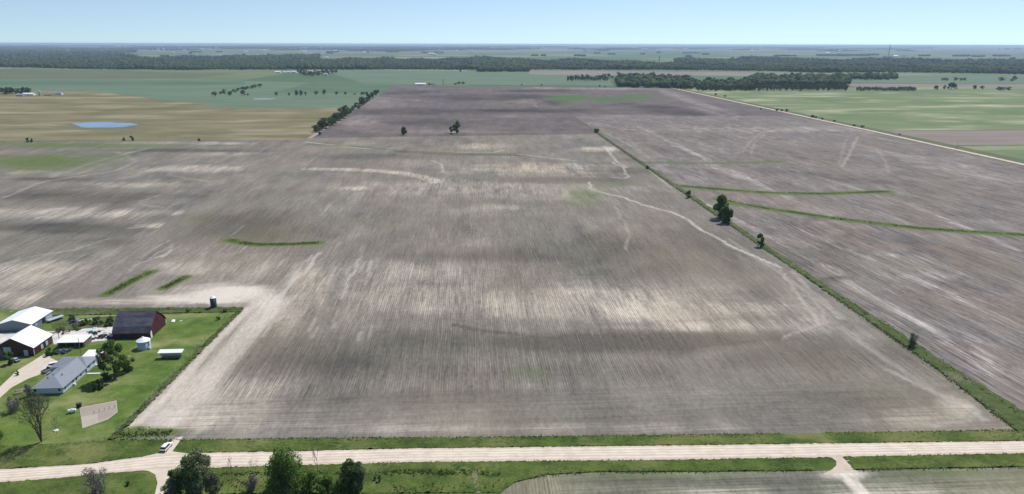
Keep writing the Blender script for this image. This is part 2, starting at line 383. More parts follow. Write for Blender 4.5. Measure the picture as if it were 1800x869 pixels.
def paint_attrs(o, P, feats):
    A = {}
    for ft in feats:
        k = ft[0]
        arr = A.setdefault(k, np.zeros(len(P), np.float32))
        if ft[1] == 'b':       # blob: px cx, cy, rx, ry, strength, slope
            _, _, x, y, rx, ry, s, sl = ft; 
            cc = S(x, y); uu = (S(x+rx, y+sl*rx) - S(x-rx, y-sl*rx)) / 2; vv = (S(x, y-ry) - S(x, y+ry)) / 2
            q = (P - cc) @ np.linalg.inv(np.array([uu, vv]))
            d = np.hypot(q[:, 0], q[:, 1]); r_ = np.random.default_rng(int(x*7+y)); nn = 0
            for o_ in range(5):
                kx, ky, ph = r_.normal(0, 2.2*1.7**o_, 2).tolist() + [r_.uniform(0, 6.28)]; nn = nn + np.sin(q[:, 0]*kx + q[:, 1]*ky + ph) * 0.8**o_
            rowj = sum(np.sin(P[:, 0]*f_ + r_.uniform(0, 6)) for f_ in (0.11, 0.27, 0.61, 1.1))
            d = d + 0.07*nn + 0.025*rowj; val = s * (1 - sm((d - 0.15) / 0.9))
        elif ft[1] == 'l':     # polyline: pts, half width m, strength
            _, _, pts, hw, s, wg = ft
            W = np.array([S(*p) for p in pts]); W = wiggle(W, wg, 8, int(abs(W[0][0]))) if wg else W
            q_ = polydist(P, W); k_ = 1.15 if k == 'rill' else 1.0
            mod = 1.0 if k != 'rill' else 0.85 + 0.2*np.sin(P[:, 0]*0.21 + hw) * np.sin(P[:, 1]*0.13 + 1)
            val = s * mod * k_ * (1 - sm((q_ - hw*0.5) / (hw*0.9)))
        elif ft[1] == 'r':     # metre rectangle
            _, _, x0, x1, y0, y1, s, fe = ft
            dx = np.maximum(np.maximum(x0 - P[:, 0], P[:, 0] - x1), 0); dy = np.maximum(np.maximum(y0 - P[:, 1], P[:, 1] - y1), 0)
            val = s * (1 - sm(np.hypot(dx, dy) / fe))
        arr[:] = np.maximum(arr, val)
    for k in ('pale', 'dark', 'green', 'sand', 'rill', 'head', 'track'):
        if k in A:
            at = o.data.attributes.new(k, 'FLOAT', 'POINT'); at.data.foreach_set('value', A[k].astype(np.float32))

def sheet(name, corners, mat, z, res, feats=(), hnoise=0.0, label=None, edge=0.0):
    """bilinear quad sheet; corners (sw, se, ne, nw) in metres; feats paint soil attributes in ground metres"""
    c = [np.array(p, float) for p in corners]
    w_ = max(np.linalg.norm(c[1]-c[0]), np.linalg.norm(c[2]-c[3])); h_ = max(np.linalg.norm(c[3]-c[0]), np.linalg.norm(c[2]-c[1]))
    nx = max(2, int(w_/res[0])); ny = max(2, int(h_/res[1]))
    u, v = np.meshgrid(np.linspace(0, 1, nx+1), np.linspace(0, 1, ny+1)); u = u.ravel()[:, None]; v = v.ravel()[:, None]
    P = (1-u)*(1-v)*c[0] + u*(1-v)*c[1] + u*v*c[2] + (1-u)*v*c[3]
    if edge:
        e = np.random.default_rng(3).normal(0, edge, (len(P), 2)); P = P + e
    zz = np.full(len(P), z)
    if hnoise: zz = zz + np.abs(np.random.default_rng(5).normal(0, hnoise, len(P)))
    i = np.arange(nx)[None, :] + (nx+1) * np.arange(ny)[:, None]; i = i.ravel()
    Fq = np.stack([i, i+1, i+nx+2, i+nx+1], 1)
    o = mk(name, np.c_[P, zz], Fq, MT[mat]); tag(o, kind='structure')
    paint_attrs(o, P, feats)
    return o

B = lambda k, x, y, rx, ry, s=0.8, sl=0.0: (k, 'b', x, y, rx, ry, s, sl)
L = lambda k, pts, hw, s=1.0, wg=0.0: (k, 'l', pts, hw, s, wg)

# ---- main field
main_f = [
    B('pale', 1190, 545, 260, 26, 1.0), B('pale', 1060, 530, 420, 42, 0.65), B('pale', 760, 525, 260, 36, 0.5), B('pale', 1250, 572, 200, 16, 0.7),
    B('pale', 700, 480, 230, 40, 0.35), B('pale', 950, 296, 190, 16, 0.75), B('pale', 1050, 262, 60, 7, 0.95), B('pale', 850, 256, 60, 8, 0.6),
    B('pale', 850, 332, 330, 22, 0.4), B('pale', 626, 331, 45, 5, 0.85), B('pale', 875, 365, 60, 9, 0.6), B('pale', 985, 348, 110, 12, 0.45),
    B('pale', 560, 400, 90, 60, 0.15), B('pale', 410, 700, 190, 70, 0.55), B('pale', 330, 735, 120, 40, 0.8), B('pale', 900, 752, 800, 12, 0.35),
    B('pale', 1600, 735, 130, 22, 0.6), B('pale', 1680, 715, 55, 30, 0.65), B('pale', 470, 560, 90, 50, 0.7), B('pale', 330, 470, 70, 20, 0.6),
    B('pale', 540, 500, 60, 55, 0.6), B('pale', 1420, 570, 60, 40, 0.4), B('pale', 1190, 310, 60, 12, 0.5), B('pale', 430, 470, 120, 30, 0.35),
    B('pale', 850, 640, 200, 60, 0.15), B('pale', 200, 530, 130, 8, 0.75), B('pale', 1510, 620, 60, 60, 0.3),
    B('dark', 1100, 602, 460, 30, 0.85), B('dark', 1430, 625, 230, 46, 0.7), B('dark', 560, 620, 200, 55, 0.6), B('dark', 930, 452, 400, 22, 0.5), B('dark', 1150, 470, 160, 26, 0.5), B('dark', 1080, 440, 220, 40, 0.55), B('dark', 1130, 300, 200, 11, 0.7),
    B('dark', 980, 318, 170, 9, 0.55), B('dark', 450, 400, 170, 44, 0.65), B('dark', 760, 610, 260, 60, 0.55), B('dark', 1240, 430, 130, 60, 0.5),
    B('dark', 950, 650, 500, 30, 0.35), B('dark', 660, 275, 180, 8, 0.45), B('dark', 1150, 282, 90, 7, 0.6), B('dark', 1500, 700, 200, 30, 0.4),
    B('dark', 820, 700, 400, 25, 0.3), B('dark', 640, 430, 160, 30, 0.25), B('dark', 1330, 520, 60, 40, 0.35), B('dark', 480, 640, 80, 30, 0.4),
    B('green', 1025, 345, 50, 22, 0.5), B('green', 1080, 325, 45, 8, 0.45), B('green', 935, 655, 60, 20, 0.25), B('green', 255, 760, 80, 13, 2.2), B('green', 200, 765, 60, 12, 2.2),
    B('green', 460, 415, 120, 30, 0.15), B('green', 345, 385, 50, 12, 0.25),
    L('green', [(403, 422), (425, 427), (450, 430), (500, 430), (560, 427)], 4.2, 1.4), L('green', [(188, 518), (215, 503), (240, 490), (266, 478)], 3.6, 1.4),
    L('green', [(288, 507), (305, 498), (326, 487)], 3.4, 1.3),
    L('green', [(540, 254), (610, 257), (660, 261), (720, 266), (800, 269), (910, 270)], 3.5, 0.8),
    L('dark', [(700, 267), (800, 272), (920, 273)], 6, 0.8),
    L('rill', [(540, 250), (590, 256), (650, 262)], 3.0, 0.55), L('rill', [(800, 268), (870, 268), (885, 264)], 2.0, 0.6), L('rill', [(910, 271), (960, 277), (1010, 283)], 3.0, 0.35, 0.5),
    L('pale', [(543, 297), (600, 298), (650, 300), (700, 304), (745, 312), (765, 320)], 8, 0.9, 0.5),
    L('rill', [(1037, 320), (1038, 332), (1055, 338), (1090, 345), (1130, 360), (1175, 372), (1205, 385), (1225, 400), (1260, 418), (1290, 436), (1340, 455), (1370, 470)], 1.35, 0.85, 0.9),
    L('rill', [(1370, 470), (1385, 490), (1400, 512), (1430, 532), (1450, 555), (1440, 566), (1410, 580), (1375, 596)], 0.8, 0.38, 1.1),
    L('rill', [(1375, 480), (1410, 530), (1440, 572)], 0.9, 0.5, 0.8), L('rill', [(1390, 478), (1440, 520), (1475, 560)], 1.2, 0.35, 0.6),
    L('rill', [(1082, 365), (1100, 400), (1105, 420), (1100, 440)], 0.9, 0.3, 1.0),
    L('rill', [(757, 282), (775, 288), (779, 303)], 1.6, 0.5, 0.8), L('rill', [(1075, 285), (1095, 295), (1104, 310), (1096, 314), (1075, 312)], 1.4, 0.5, 0.6),
    L('rill', [(1062, 258), (1085, 285), (1102, 295)], 1.6, 0.5, 0.4), L('rill', [(1100, 265), (1130, 290), (1180, 330)], 1.5, 0.4),
    L('dark', [(800, 572), (860, 582), (900, 588), (1000, 600), (1100, 608), (1200, 611), (1290, 603), (1375, 592)], 1.6, 0.8, 0.9),
    L('rill', [(560, 445), (535, 480), (510, 505), (480, 530), (455, 570)], 1.3, 0.65, 0.9), L('rill', [(548, 450), (520, 480), (505, 500)], 1.0, 0.5, 0.9),
    L('rill', [(632, 455), (615, 490), (600, 525)], 1.0, 0.55, 0.7), L('rill', [(590, 470), (575, 500)], 0.9, 0.45, 0.5), L('rill', [(655, 460), (640, 500)], 0.7, 0.4, 0.5),
    L('rill', [(303, 430), (300, 440), (270, 455), (240, 465), (225, 480)], 1.0, 0.42, 0.9), L('rill', [(355, 445), (350, 475), (340, 485)], 1.0, 0.3, 0.9),
    L('rill', [(395, 320), (372, 335), (345, 348)], 1.7, 0.5, 0.4), L('rill', [(430, 300), (455, 282)], 1.7, 0.25), L('rill', [(300, 560-120), (285, 452)], 1.0, 0.6),
    L('rill', [(470, 460), (440, 500)], 1.0, 0.4, .5), L('rill', [(1640, 690), (1690, 705), (1718, 722), (1700, 742), (1640, 748)], 0.9, 0.35, 0.4),
    L('rill', [(1560, 650), (1620, 680), (1700, 715), (1730, 738)], 1.3, 0.4, 0.3), L('rill', [(1480, 575), (1560, 635), (1680, 710)], 1.6, 0.25),
    L('rill', [(1280, 420), (1400, 500), (1480, 560)], 1.3, 0.3, 0.2),
    B('sand', 400, 514, 110, 20, 1.3), B('sand', 360, 526, 130, 14, 1.3), B('sand', 470, 530, 50, 30, 0.8), B('sand', 340, 690, 80, 60, 0.55), L('sand', [(470, 545), (410, 615), (340, 690), (280, 750)], 6.5, 0.65),
    L('sand', [(440, 540), (380, 600), (300, 690), (240, 745), (215, 768)], 2.5, 0.8),
    ('head', 'r', -130, 190, 190, 224, 1.0, 12), ('head', 'r', -230, -112, 318, 336, 1.0, 6),
]
_r3 = random.Random(21)
for _ in range(110):      # short bright scratches along the rows
    x_ = _r3.uniform(240, 680); y_ = _r3.uniform(440, 600) if _r3.random() < .75 else _r3.uniform(280, 600); dl = _r3.uniform(6, 26)
    t_ = dl / (y_ - 80); main_f.append(L('rill', [(x_, y_), (x_ + (820 - x_)*t_, y_ - dl)], _r3.uniform(0.35, 0.7), _r3.uniform(.12, .42), 0.3))
SW = S(150, 772); SE = S(1792, 761)
sheet('bare_field', [(-219, 206.3), SE + (4, 1), (190, 992), (-221, 962)], 'main', 0.0, (1.5, 1.9), main_f)

# ---- west field
left_f = [
    B('pale', 130, 375, 220, 14, 0.8), B('pale', 250, 325, 110, 8, 0.6), B('pale', 340, 297, 120, 9, 0.65), B('pale', 380, 272, 70, 6, 0.5), B('pale', 290, 397, 60, 7, 0.9),
    B('pale', 80, 480, 220, 34, 0.6), B('pale', 60, 525, 160, 22, 0.7), B('pale', 240, 448, 100, 16, 0.45), B('pale', 60, 303, 80, 5, 0.5), B('pale', 330, 252, 200, 4, 0.5), B('pale', 310, 375, 30, 8, 0.6),
    B('dark', 160, 345, 200, 16, 0.6), B('dark', 120, 402, 220, 14, 0.75), B('dark', 280, 345, 120, 12, 0.4), B('dark', 330, 265, 200, 5, 0.6), B('dark', 90, 315, 90, 6, 0.6), B('dark', 200, 425, 100, 10, 0.4),
    B('dark', 300, 310, 50, 10, 0.4), B('green', 70, 285, 190, 22, 1.0, -0.03), B('green', 180, 275, 100, 9, 0.6), B('green', 120, 256, 260, 10, 0.8), B('green', 260, 260, 60, 6, 0.25),
    L('rill', [(203, 268), (222, 273), (237, 283), (215, 297), (178, 306)], 2.0, 0.32, 1.2), L('rill', [(8, 347), (40, 333), (70, 321), (130, 311), (185, 303)], 2.2, 0.3, 0.8),
    L('rill', [(90, 312), (150, 290), (230, 268), (300, 252)], 3.0, 0.28, 0.6), L('rill', [(302, 298), (300, 308), (325, 314), (370, 320)], 1.6, 0.28, 0.9),
    L('rill', [(280, 343), (250, 353), (252, 362), (285, 365)], 1.3, 0.28, 0.7), L('rill', [(230, 400), (260, 398), (285, 400)], 1.5, 0.3, 0.8),
    L('rill', [(0, 466), (60, 450), (130, 440), (190, 420)], 1.3, 0.3, 0.3),
]
sheet('bare_field', [(-760, 205), (-219, 205), (-221, 944), (-760, 948)], 'left', 0.012, (2.6, 2.6), left_f)
# ---- east field
right_f = [
    L('green', [(1195, 327), (1240, 331), (1330, 338), (1380, 341), (1450, 341), (1520, 338), (1562, 337)], 6.5, 1.0),
    L('green', [(1262, 350), (1300, 360), (1350, 367), (1400, 374), (1460, 383), (1520, 391), (1620, 402), (1720, 409), (1900, 418)], 6.0, 1.05),
    L('green', [(1140, 286), (1200, 287), (1270, 287), (1330, 286), (1372, 284)], 5.5, 0.8),
    B('green', 1240, 332, 60, 6, 0.7),
    L('rill', [(1305, 268), (1318, 250), (1335, 236), (1365, 228), (1420, 226), (1480, 232)], 1.6, 0.22, 0.5), L('rill', [(1320, 270), (1326, 250), (1345, 236)], 1.6, 0.2, 0.5),
    L('rill', [(1508, 240), (1498, 262), (1480, 294)], 1.8, 0.3, 0.6), L('rill', [(1490, 238), (1482, 262), (1474, 290)], 1.4, 0.18, 0.5), L('rill', [(1540, 262), (1556, 283), (1564, 304)], 1.6, 0.22, 0.4),
    B('pale', 1400, 228, 300, 8, 0.45), B('pale', 1700, 300, 200, 20, 0.3, 0.2), B('pale', 1290, 305, 80, 9, 0.5, 0.3),
    B('pale', 1600, 470, 120, 40, 0.3, 0.3), B('dark', 1450, 310, 200, 12, 0.4, 0.1), B('dark', 1400, 470, 120, 40, 0.35, 0.5), B('dark', 1640, 440, 150, 20, 0.4, 0.25), B('dark', 1160, 262, 60, 12, 0.4, 0.3),
    B('pale', 1730, 640, 60, 60, 0.35, 0.6), L('rill', [(1060, 232), (1120, 262), (1160, 292)], 1.6, 0.25), L('pale', [(1400, 400), (1560, 470), (1792, 570)], 3, 0.45, .6),
    L('pale', [(1120, 222), (1330, 322), (1500, 400)], 4, 0.5, .6), L('pale', [(1240, 360), (1420, 450), (1600, 560), (1750, 650)], 3, 0.4, .6), L('pale', [(1400, 300), (1600, 360), (1792, 440)], 3, 0.4, .6),
]
sheet('bare_field', [(192, 60), (618, 60), (606, 1240), (192, 1240)], 'right', 0.004, (2.8, 2.8), right_f)
# ---- dark ploughed field to the north
top_f = [
    B('dark', 860, 172, 170, 8, 0.9), B('dark', 720, 162, 70, 5, 0.7), B('dark', 700, 196, 130, 7, 0.7), B('dark', 900, 195, 260, 6, 0.8), B('dark', 1160, 192, 110, 9, 0.9, 0.1), B('dark', 760, 215, 140, 8, 0.6),
    B('dark', 950, 160, 100, 4, 0.8), B('dark', 980, 180, 30, 8, 0.7), B('pale', 630, 215, 60, 16, 0.75), B('pale', 660, 180, 60, 14, 0.5), B('pale', 920, 178, 35, 7, 0.6), B('pale', 1080, 156, 140, 3, 0.7),
    B('pale', 1200, 172, 80, 8, 0.8, 0.35), B('pale', 1250, 198, 60, 8, 0.6, 0.35), B('pale', 1100, 205, 130, 4, 0.6), B('pale', 760, 232, 200, 4, 0.4), B('pale', 900, 205, 60, 4, 0.35), B('pale', 960, 155, 60, 2.5, 0.6),
    B('pale', 720, 176, 90, 5, 0.3), B('green', 1000, 173, 52, 9, 1.0), B('green', 1060, 175, 60, 8, 0.75), B('green', 1120, 171, 45, 8, 0.8), L('pale', [(948, 178), (940, 185), (953, 195)], 3, 0.4, 1),
]
sheet('ploughed_field', [(-216, 962), (190, 992), (190, 2140), (-232, 2240)], 'top', 0.016, (5, 6), top_f)
sheet('ploughed_field', [(190, 1236), (606, 1236), (616, 2045), (190, 2140)], 'top', 0.05, (8, 8), top_f)

# ---- far fields (each lifted a little above the sheet behind it)
Q = lambda *p: [S(*q) for q in p]
sheet('green_field', Q((-60, 190), (620, 190), (702, 150), (-60, 128)), 'greencrop', -0.20, (60, 60))
sheet('pasture_field', [(-1500, 948), (-222, 945), (-232, 1432), (-1500, 1432)], 'pasture', -0.06, (20, 20))
sheet('pasture_field', [(-1500, 1432), (-470, 1432), (-1040, 1990), (-2100, 1990)], 'pasture', -0.07, (40, 40))
sheet('green_field', Q((480, 163), (668, 165), (740, 148), (560, 142)), 'greencrop2', -0.08, (60, 60))
sheet('green_field', [(-478, 1432), (-240, 1432), (-240, 1850), (-902, 1850)], 'greencrop', -0.09, (60, 60))
sheet('green_field', Q((-60, 150), (430, 150), (430, 142), (-60, 142)), 'greencrop2', -0.12, (60, 60))
sheet('olive_field', Q((-60, 140), (330, 138), (420, 129), (-60, 120)), 'olive', -0.14, (90, 90))
sheet('green_field', Q((640, 148), (1080, 151), (1060, 128), (560, 122)), 'greencrop', -0.05, (60, 60))
sheet('brown_field', Q((930, 131), (1500, 136), (1700, 131), (930, 124)), 'brown', -0.02, (90, 90))
sheet('green_field', [(632, 1010), (1600, 1010), (2100, 2080), (632, 2080)], 'east', -0.03, (50, 50))
sheet('brown_field', [(632, 850), (1700, 850), (1700, 1006), (632, 1006)], 'brown', -0.02, (40, 40))
sheet('green_field', [(632, 300), (1700, 300), (1700, 846), (632, 846)], 'east', -0.025, (40, 40))
sheet('brown_field', Q((1500, 153), (1900, 155), (1900, 149), (1480, 147)), 'brown', -0.01, (90, 90))
sheet('green_field', Q((1480, 146), (1950, 148), (1950, 134), (1480, 132)), 'greencrop', -0.015, (90, 90))

# ---- pond
def blob_poly(cx, cy, rx, ry, n=40, seed=2):
    r = random.Random(seed); o = []
    for i in range(n):
        a = 2 * math.pi * i / n; k = 1 + 0.07 * math.sin(3*a+1) + 0.06 * math.sin(5*a) + 0.04 * math.sin(9*a+2) + r.uniform(-.03, .03)
        o.append(S(cx + rx * k * math.cos(a), cy - ry * k * math.sin(a)))
    return o
def polysheet(name, pts, mat, z, kind='structure'):
    o = mk(name, [(p[0], p[1], z) for p in pts], [tuple(range(len(pts)))], MT[mat]); return tag(o, kind=kind)
polysheet('pond_margin', blob_poly(184, 220, 66, 6.4, 40, 5), 'mud', -0.02)
polysheet('pond', blob_poly(181, 219.5, 54, 5), 'water', 0.0)
polysheet('wet_patch', blob_poly(463, 174, 20, 1.6, 30, 4), 'galv_mud', 0.0)

# ------------------------------------------------------------------ roads, verges, lawn
def ribbon(name, top, bot, mat, z, n_across=8, step=2.5, feats=(), hn=0.0, edge=0.0, seed=1, camber=0.0):
    """sheet between two polylines given as photo survey points"""
    T = np.array([S(*p) for p in top]); Bt = np.array([S(*p) for p in bot])
    xs = np.arange(max(T[0, 0], Bt[0, 0]), min(T[-1, 0], Bt[-1, 0]), step)
    ty = np.interp(xs, T[:, 0], T[:, 1]); by = np.interp(xs, Bt[:, 0], Bt[:, 1])
    r = np.random.default_rng(seed)
    if edge: ty = ty + r.normal(0, edge, len(xs)); by = by + r.normal(0, edge, len(xs))
    t = np.linspace(0, 1, n_across+1)
    P = np.stack([np.repeat(xs[None, :], len(t), 0), by[None, :] + t[:, None]*(ty-by)[None, :]], -1).reshape(-1, 2)
    zz = z + (np.abs(r.normal(0, hn, len(P))) if hn else 0) + camber * (1 - (2*np.repeat(t, len(xs)) - 1)**2)
    if hn:
        XX = P[:, 0]; fl_ = ((XX > 104) & (XX < 117)) | ((XX > -104) & (XX < -91.5)); zz = np.where(fl_, z, zz)
    nx = len(xs); i = (np.arange(nx-1)[None, :] + nx*np.arange(n_across)[:, None]).ravel()
    o = mk(name, np.c_[P, np.full(len(P), 1.0) * zz], np.stack([i, i+1, i+nx+1, i+nx], 1), MT[mat])
    tt = np.repeat(t, len(xs)); tr = np.zeros(len(P), np.float32)
    for c_ in (0.22, 0.42, 0.60, 0.80): tr = np.maximum(tr, (1 - sm((np.abs(tt - c_) - 0.025) / 0.05)))
    at = o.data.attributes.new('track', 'FLOAT', 'POINT'); at.data.foreach_set('value', tr.astype(np.float32))
    if feats: paint_attrs(o, P, feats)
    return tag(o, kind='structure')
RT = [(-500, 850), (-150, 832), (9, 825), (150, 816.5), (250, 803.5), (300, 798), (375, 796), (500, 794), (700, 789), (1250, 782.5), (1792, 775.5), (2100, 771.5), (2500, 766)]
RB = [(-500, 878), (-150, 857), (9, 848.6), (105, 841), (165, 835), (250, 828), (330, 824), (500, 820), (700, 814), (1250, 808.5), (1792, 798), (2100, 793), (2500, 786)]
up = lambda pts, d: [(x, y - d) for x, y in pts]
ribbon('verge', [(-500, 815), (-150, 790), (115, 780), (190, 775), (900, 769), (1792, 757), (2500, 744)], RT, 'verge', 0.03, 14, 0.7, hn=0.22, edge=0.0)
ribbon('road', up(RT, -0.3), up(RB, 0.3), 'road', 0.10, 40, 1.2, edge=0.12, camber=0.12)
SB = [(-500, 925), (-150, 900), (250, 870), (880, 866), (905, 848), (960, 835), (1050, 829.5), (1250, 829), (1460, 827), (1530, 825.5), (1792, 821), (2500, 806)]
ribbon('verge', RB, SB, 'verge', 0.03, 14, 0.7, hn=0.22)
ribbon('bare_field', SB, [(-500, 1400), (900, 1300), (2500, 1100)], 'south', -0.05, 40, 1.5, feats=[
    ('head', 'r', 30, 400, 100, 200, 1.0, 10), B('pale', 1560, 866, 170, 24, 0.9), B('pale', 1250, 866, 120, 9, 0.7), B('pale', 1700, 866, 160, 6, 0.6), B('green', 1150, 834, 230, 12, 0.5), B('green', 1680, 832, 150, 9, 0.6), B('dark', 1150, 845, 300, 9, 0.5),
    L('sand', [(1478, 822), (1490, 840), (1520, 870), (1560, 900)], 2.2, 1.0), B('sand', 1485, 834, 60, 10, 1.0)])
tag(bpy.context.scene.objects[-1] if False else scene.objects['verge'], kind='structure')
polysheet('grass_ground', [S(-300, 845), S(-300, 1300), S(960, 1300), S(880, 867), S(905, 846), S(600, 835)], 'verge', 0.02)
# field-edge strip between main and east field
def vstrip(name, pts, mat, z, hn, across=6, step=1.5, seed=9):
    """pts: (y, x0, x1) metres"""
    p = np.array(pts); ys = np.arange(p[0, 0], p[-1, 0], step); a = np.interp(ys, p[:, 0], p[:, 1]); b = np.interp(ys, p[:, 0], p[:, 2])
    r = np.random.default_rng(seed); a = a + r.normal(0, .35, len(ys)); b = b + r.normal(0, .35, len(ys))
    t = np.linspace(0, 1, across+1)
    X = a[None, :] + t[:, None]*(b-a)[None, :]; Y = np.repeat(ys[None, :], len(t), 0)
    zz = z + np.abs(r.normal(0, hn, X.size))
    n = len(ys); i = (np.arange(n-1)[None, :] + n*np.arange(across)[:, None]).ravel()
    o = mk(name, np.c_[X.ravel(), Y.ravel(), zz], np.stack([i, i+n, i+n+1, i+1], 1), MT[mat]); return tag(o, kind='structure')
vstrip('grass_strip', [(60, 182, 200), (190, 183, 197), (240, 187, 194), (330, 187.5, 192.5), (450, 187, 192), (560, 187, 192.5), (760, 187, 190.5), (1000, 187, 190)], 'rough', 0.04, 0.3)
# farmstead lawn, to the field edge
FX = -113.5; FY = 322.5
lawn_pts = [(-400, 196), (-118.5, 205.0), (-112.6, 321.5), (-212, 326), (-400, 330)]
LN = sheet('lawn', [(-400, 150), (-119.5, 204.5), (-112.6, 322.0), (-400, 334)], 'lawn', 0.01, (2.2, 2.2), hnoise=0.008)
vstrip('grass_strip', [(205, -120, -117.6), (240, -117.9, -115.8), (321, -113.8, -111.4)], 'rough', 0.06, 0.35, 4, 0.9, 4)
sheet('grass_strip', [(-215, 317), (-113, 316.5), (-112, 322.5), (-215, 327)], 'rough', 0.07, (0.9, 0.9), hnoise=0.3)
polysheet('grass_patch', [S(88, 566), S(140, 560), S(205, 556), S(203, 575), S(150, 578), S(125, 582), S(92, 577)], 'rough', 0.10)
# yard and drives
def drive(name, px, mat, z, drop=None):
    o = polysheet(name, [S(*p) for p in px], mat, z + 0.03)
    if drop:
        for v, p in zip(o.data.vertices, px):
            if p[1] >= drop: v.co.z = -0.045
    return o
drive('gravel_drive', [(-10, 690), (30, 652), (60, 634), (72, 626), (86, 619), (92, 620), (88, 629), (100, 635), (140, 628), (160, 626), (165, 632), (150, 640), (120, 650), (90, 655), (70, 659), (50, 666), (20, 682), (0, 700)], 'drive', 0.05)
drive('yard', [(-60, 590), (20, 585), (90, 583), (128, 581), (150, 575), (160, 573.5), (205, 573), (200, 598), (175, 600), (150, 603), (95, 606), (88, 592), (60, 600), (-60, 606)], 'yard', 0.06)
drive('garden_plot', [(140, 717), (205, 704.5), (207, 725), (190, 738), (145, 754)], 'garden', 0.06)
drive('garden_plot', [(141, 718), (204, 706), (206, 724), (189, 736), (172, 742), (172, 727), (144, 733)], 'garden2', 0.066)
# field entrance and south lane
drive('field_entrance', [(245, 805), (283, 796), (308, 770), (322, 768), (303, 794), (330, 798), (335, 803)], 'drive', 0.06)
drive('field_entrance', [(240, 824), (330, 820), (318, 829), (304, 840), (299, 870), (297, 900), (270, 900), (272, 870), (277, 850), (273, 835), (262, 829)], 'drive', 0.08)
drive('field_entrance', [(1430, 801), (1520, 799), (1507, 804), (1498, 809), (1494, 816), (1497, 823), (1512, 831), (1448, 833), (1462, 826), (1470, 819), (1470, 811), (1462, 805), (1448, 803)], 'road', 0.04, 829)
# east gravel road, running north
RP = [(300, 597, 604.5), (700, 601, 608.5), (1000, 606, 613.5), (1500, 607, 614.5), (2040, 609, 616.5), (2300, 612, 620)]
vstrip('verge', [(300, 592, 632), (1000, 603, 632), (2040, 603, 634)], 'olive', 0.02, 0.05, 6, 6.0, 3)
vstrip('road', [(y, a + .5, b + .5) for y, a, b in RP], 'road', 0.16, 0.02, 4, 4.0, 3)

# ------------------------------------------------------------------ vegetation
def leafcloud(lobes, n, size, seed, flat=1.0):
    r = np.random.default_rng(seed)
    lob = np.array(lobes, float); wgt = lob[:, 3]**2; wgt /= wgt.sum()
    k = r.choice(len(lob), n, p=wgt)
    d = r.normal(0, 1, (n, 3)); d /= np.linalg.norm(d, axis=1)[:, None]; rad = r.uniform(0.45, 1.06, n)**0.6
    c = lob[k, :3] + d * rad[:, None] * lob[k, 3][:, None] * np.array([1, 1, flat])
    nn = d + r.normal(0, 0.7, (n, 3)); nn /= np.linalg.norm(nn, axis=1)[:, None]
    a = np.cross(nn, r.normal(0, 1, (n, 3))); a /= np.linalg.norm(a, axis=1)[:, None]; b = np.cross(nn, a)
    s = size * r.uniform(0.5, 1.3, n)[:, None]
    V = np.stack([c - a*s, c - b*s*0.6, c + a*s, c + b*s*0.6], 1).reshape(-1, 3)
    V += r.normal(0, size*0.12, V.shape)
    V[:, 2] = np.maximum(V[:, 2], 0.02)
    return V, np.arange(4*n).reshape(n, 4)

def crown_lobes(h, w, base, n, seed, shape='round'):
    r = random.Random(seed); o = []
    for i in range(n):
        t = r.random()
        z = base + (h - base) * (0.08 + 0.84 * t)
        if shape == 'round': prof = math.sin(math.pi * (0.12 + 0.80 * t))**0.7
        elif shape == 'cone': prof = (1 - t)**0.8 * 0.9 + 0.12
        elif shape == 'broad': prof = (1 - t * 0.62)
        else: prof = 0.35 + 0.75 * math.sin(math.pi * t)
        a = r.uniform(0, 2*math.pi); rr = w/2 * prof * math.sqrt(r.random()) * 0.85
        o.append((rr*math.cos(a), rr*math.sin(a), z, r.uniform(0.10, 0.19) * (w*0.6 + (h-base)*0.4)))
    return o

def branches(mb, p, d, L_, r, depth, rd, spread=0.55, n=6, up=0.15):
    q = p + d * L_
    mb.tube(p, q, r, r*0.68, 5 if depth > 1 else 4)
    if depth == 0: return
    for i in range(rd.choice((2, 3))):
        dd = d + np.array([rd.gauss(0, spread), rd.gauss(0, spread), rd.gauss(0, spread*0.6) + up]); dd /= np.linalg.norm(dd)
        branches(mb, q, dd, L_ * rd.uniform(0.62, 0.88), r*0.62, depth-1, rd, spread, n, up)

def merged(name, mb, V, F_, m0, m1, root):
    b = len(mb.v); VV = np.vstack([np.array(mb.v), V]); FF = [tuple(f) for f in mb.f] + [tuple(int(b+i) for i in f) for f in F_]
    return mk(name, VV, FF, [m0, m1], root, midx=[0]*len(mb.f) + [1]*len(F_))

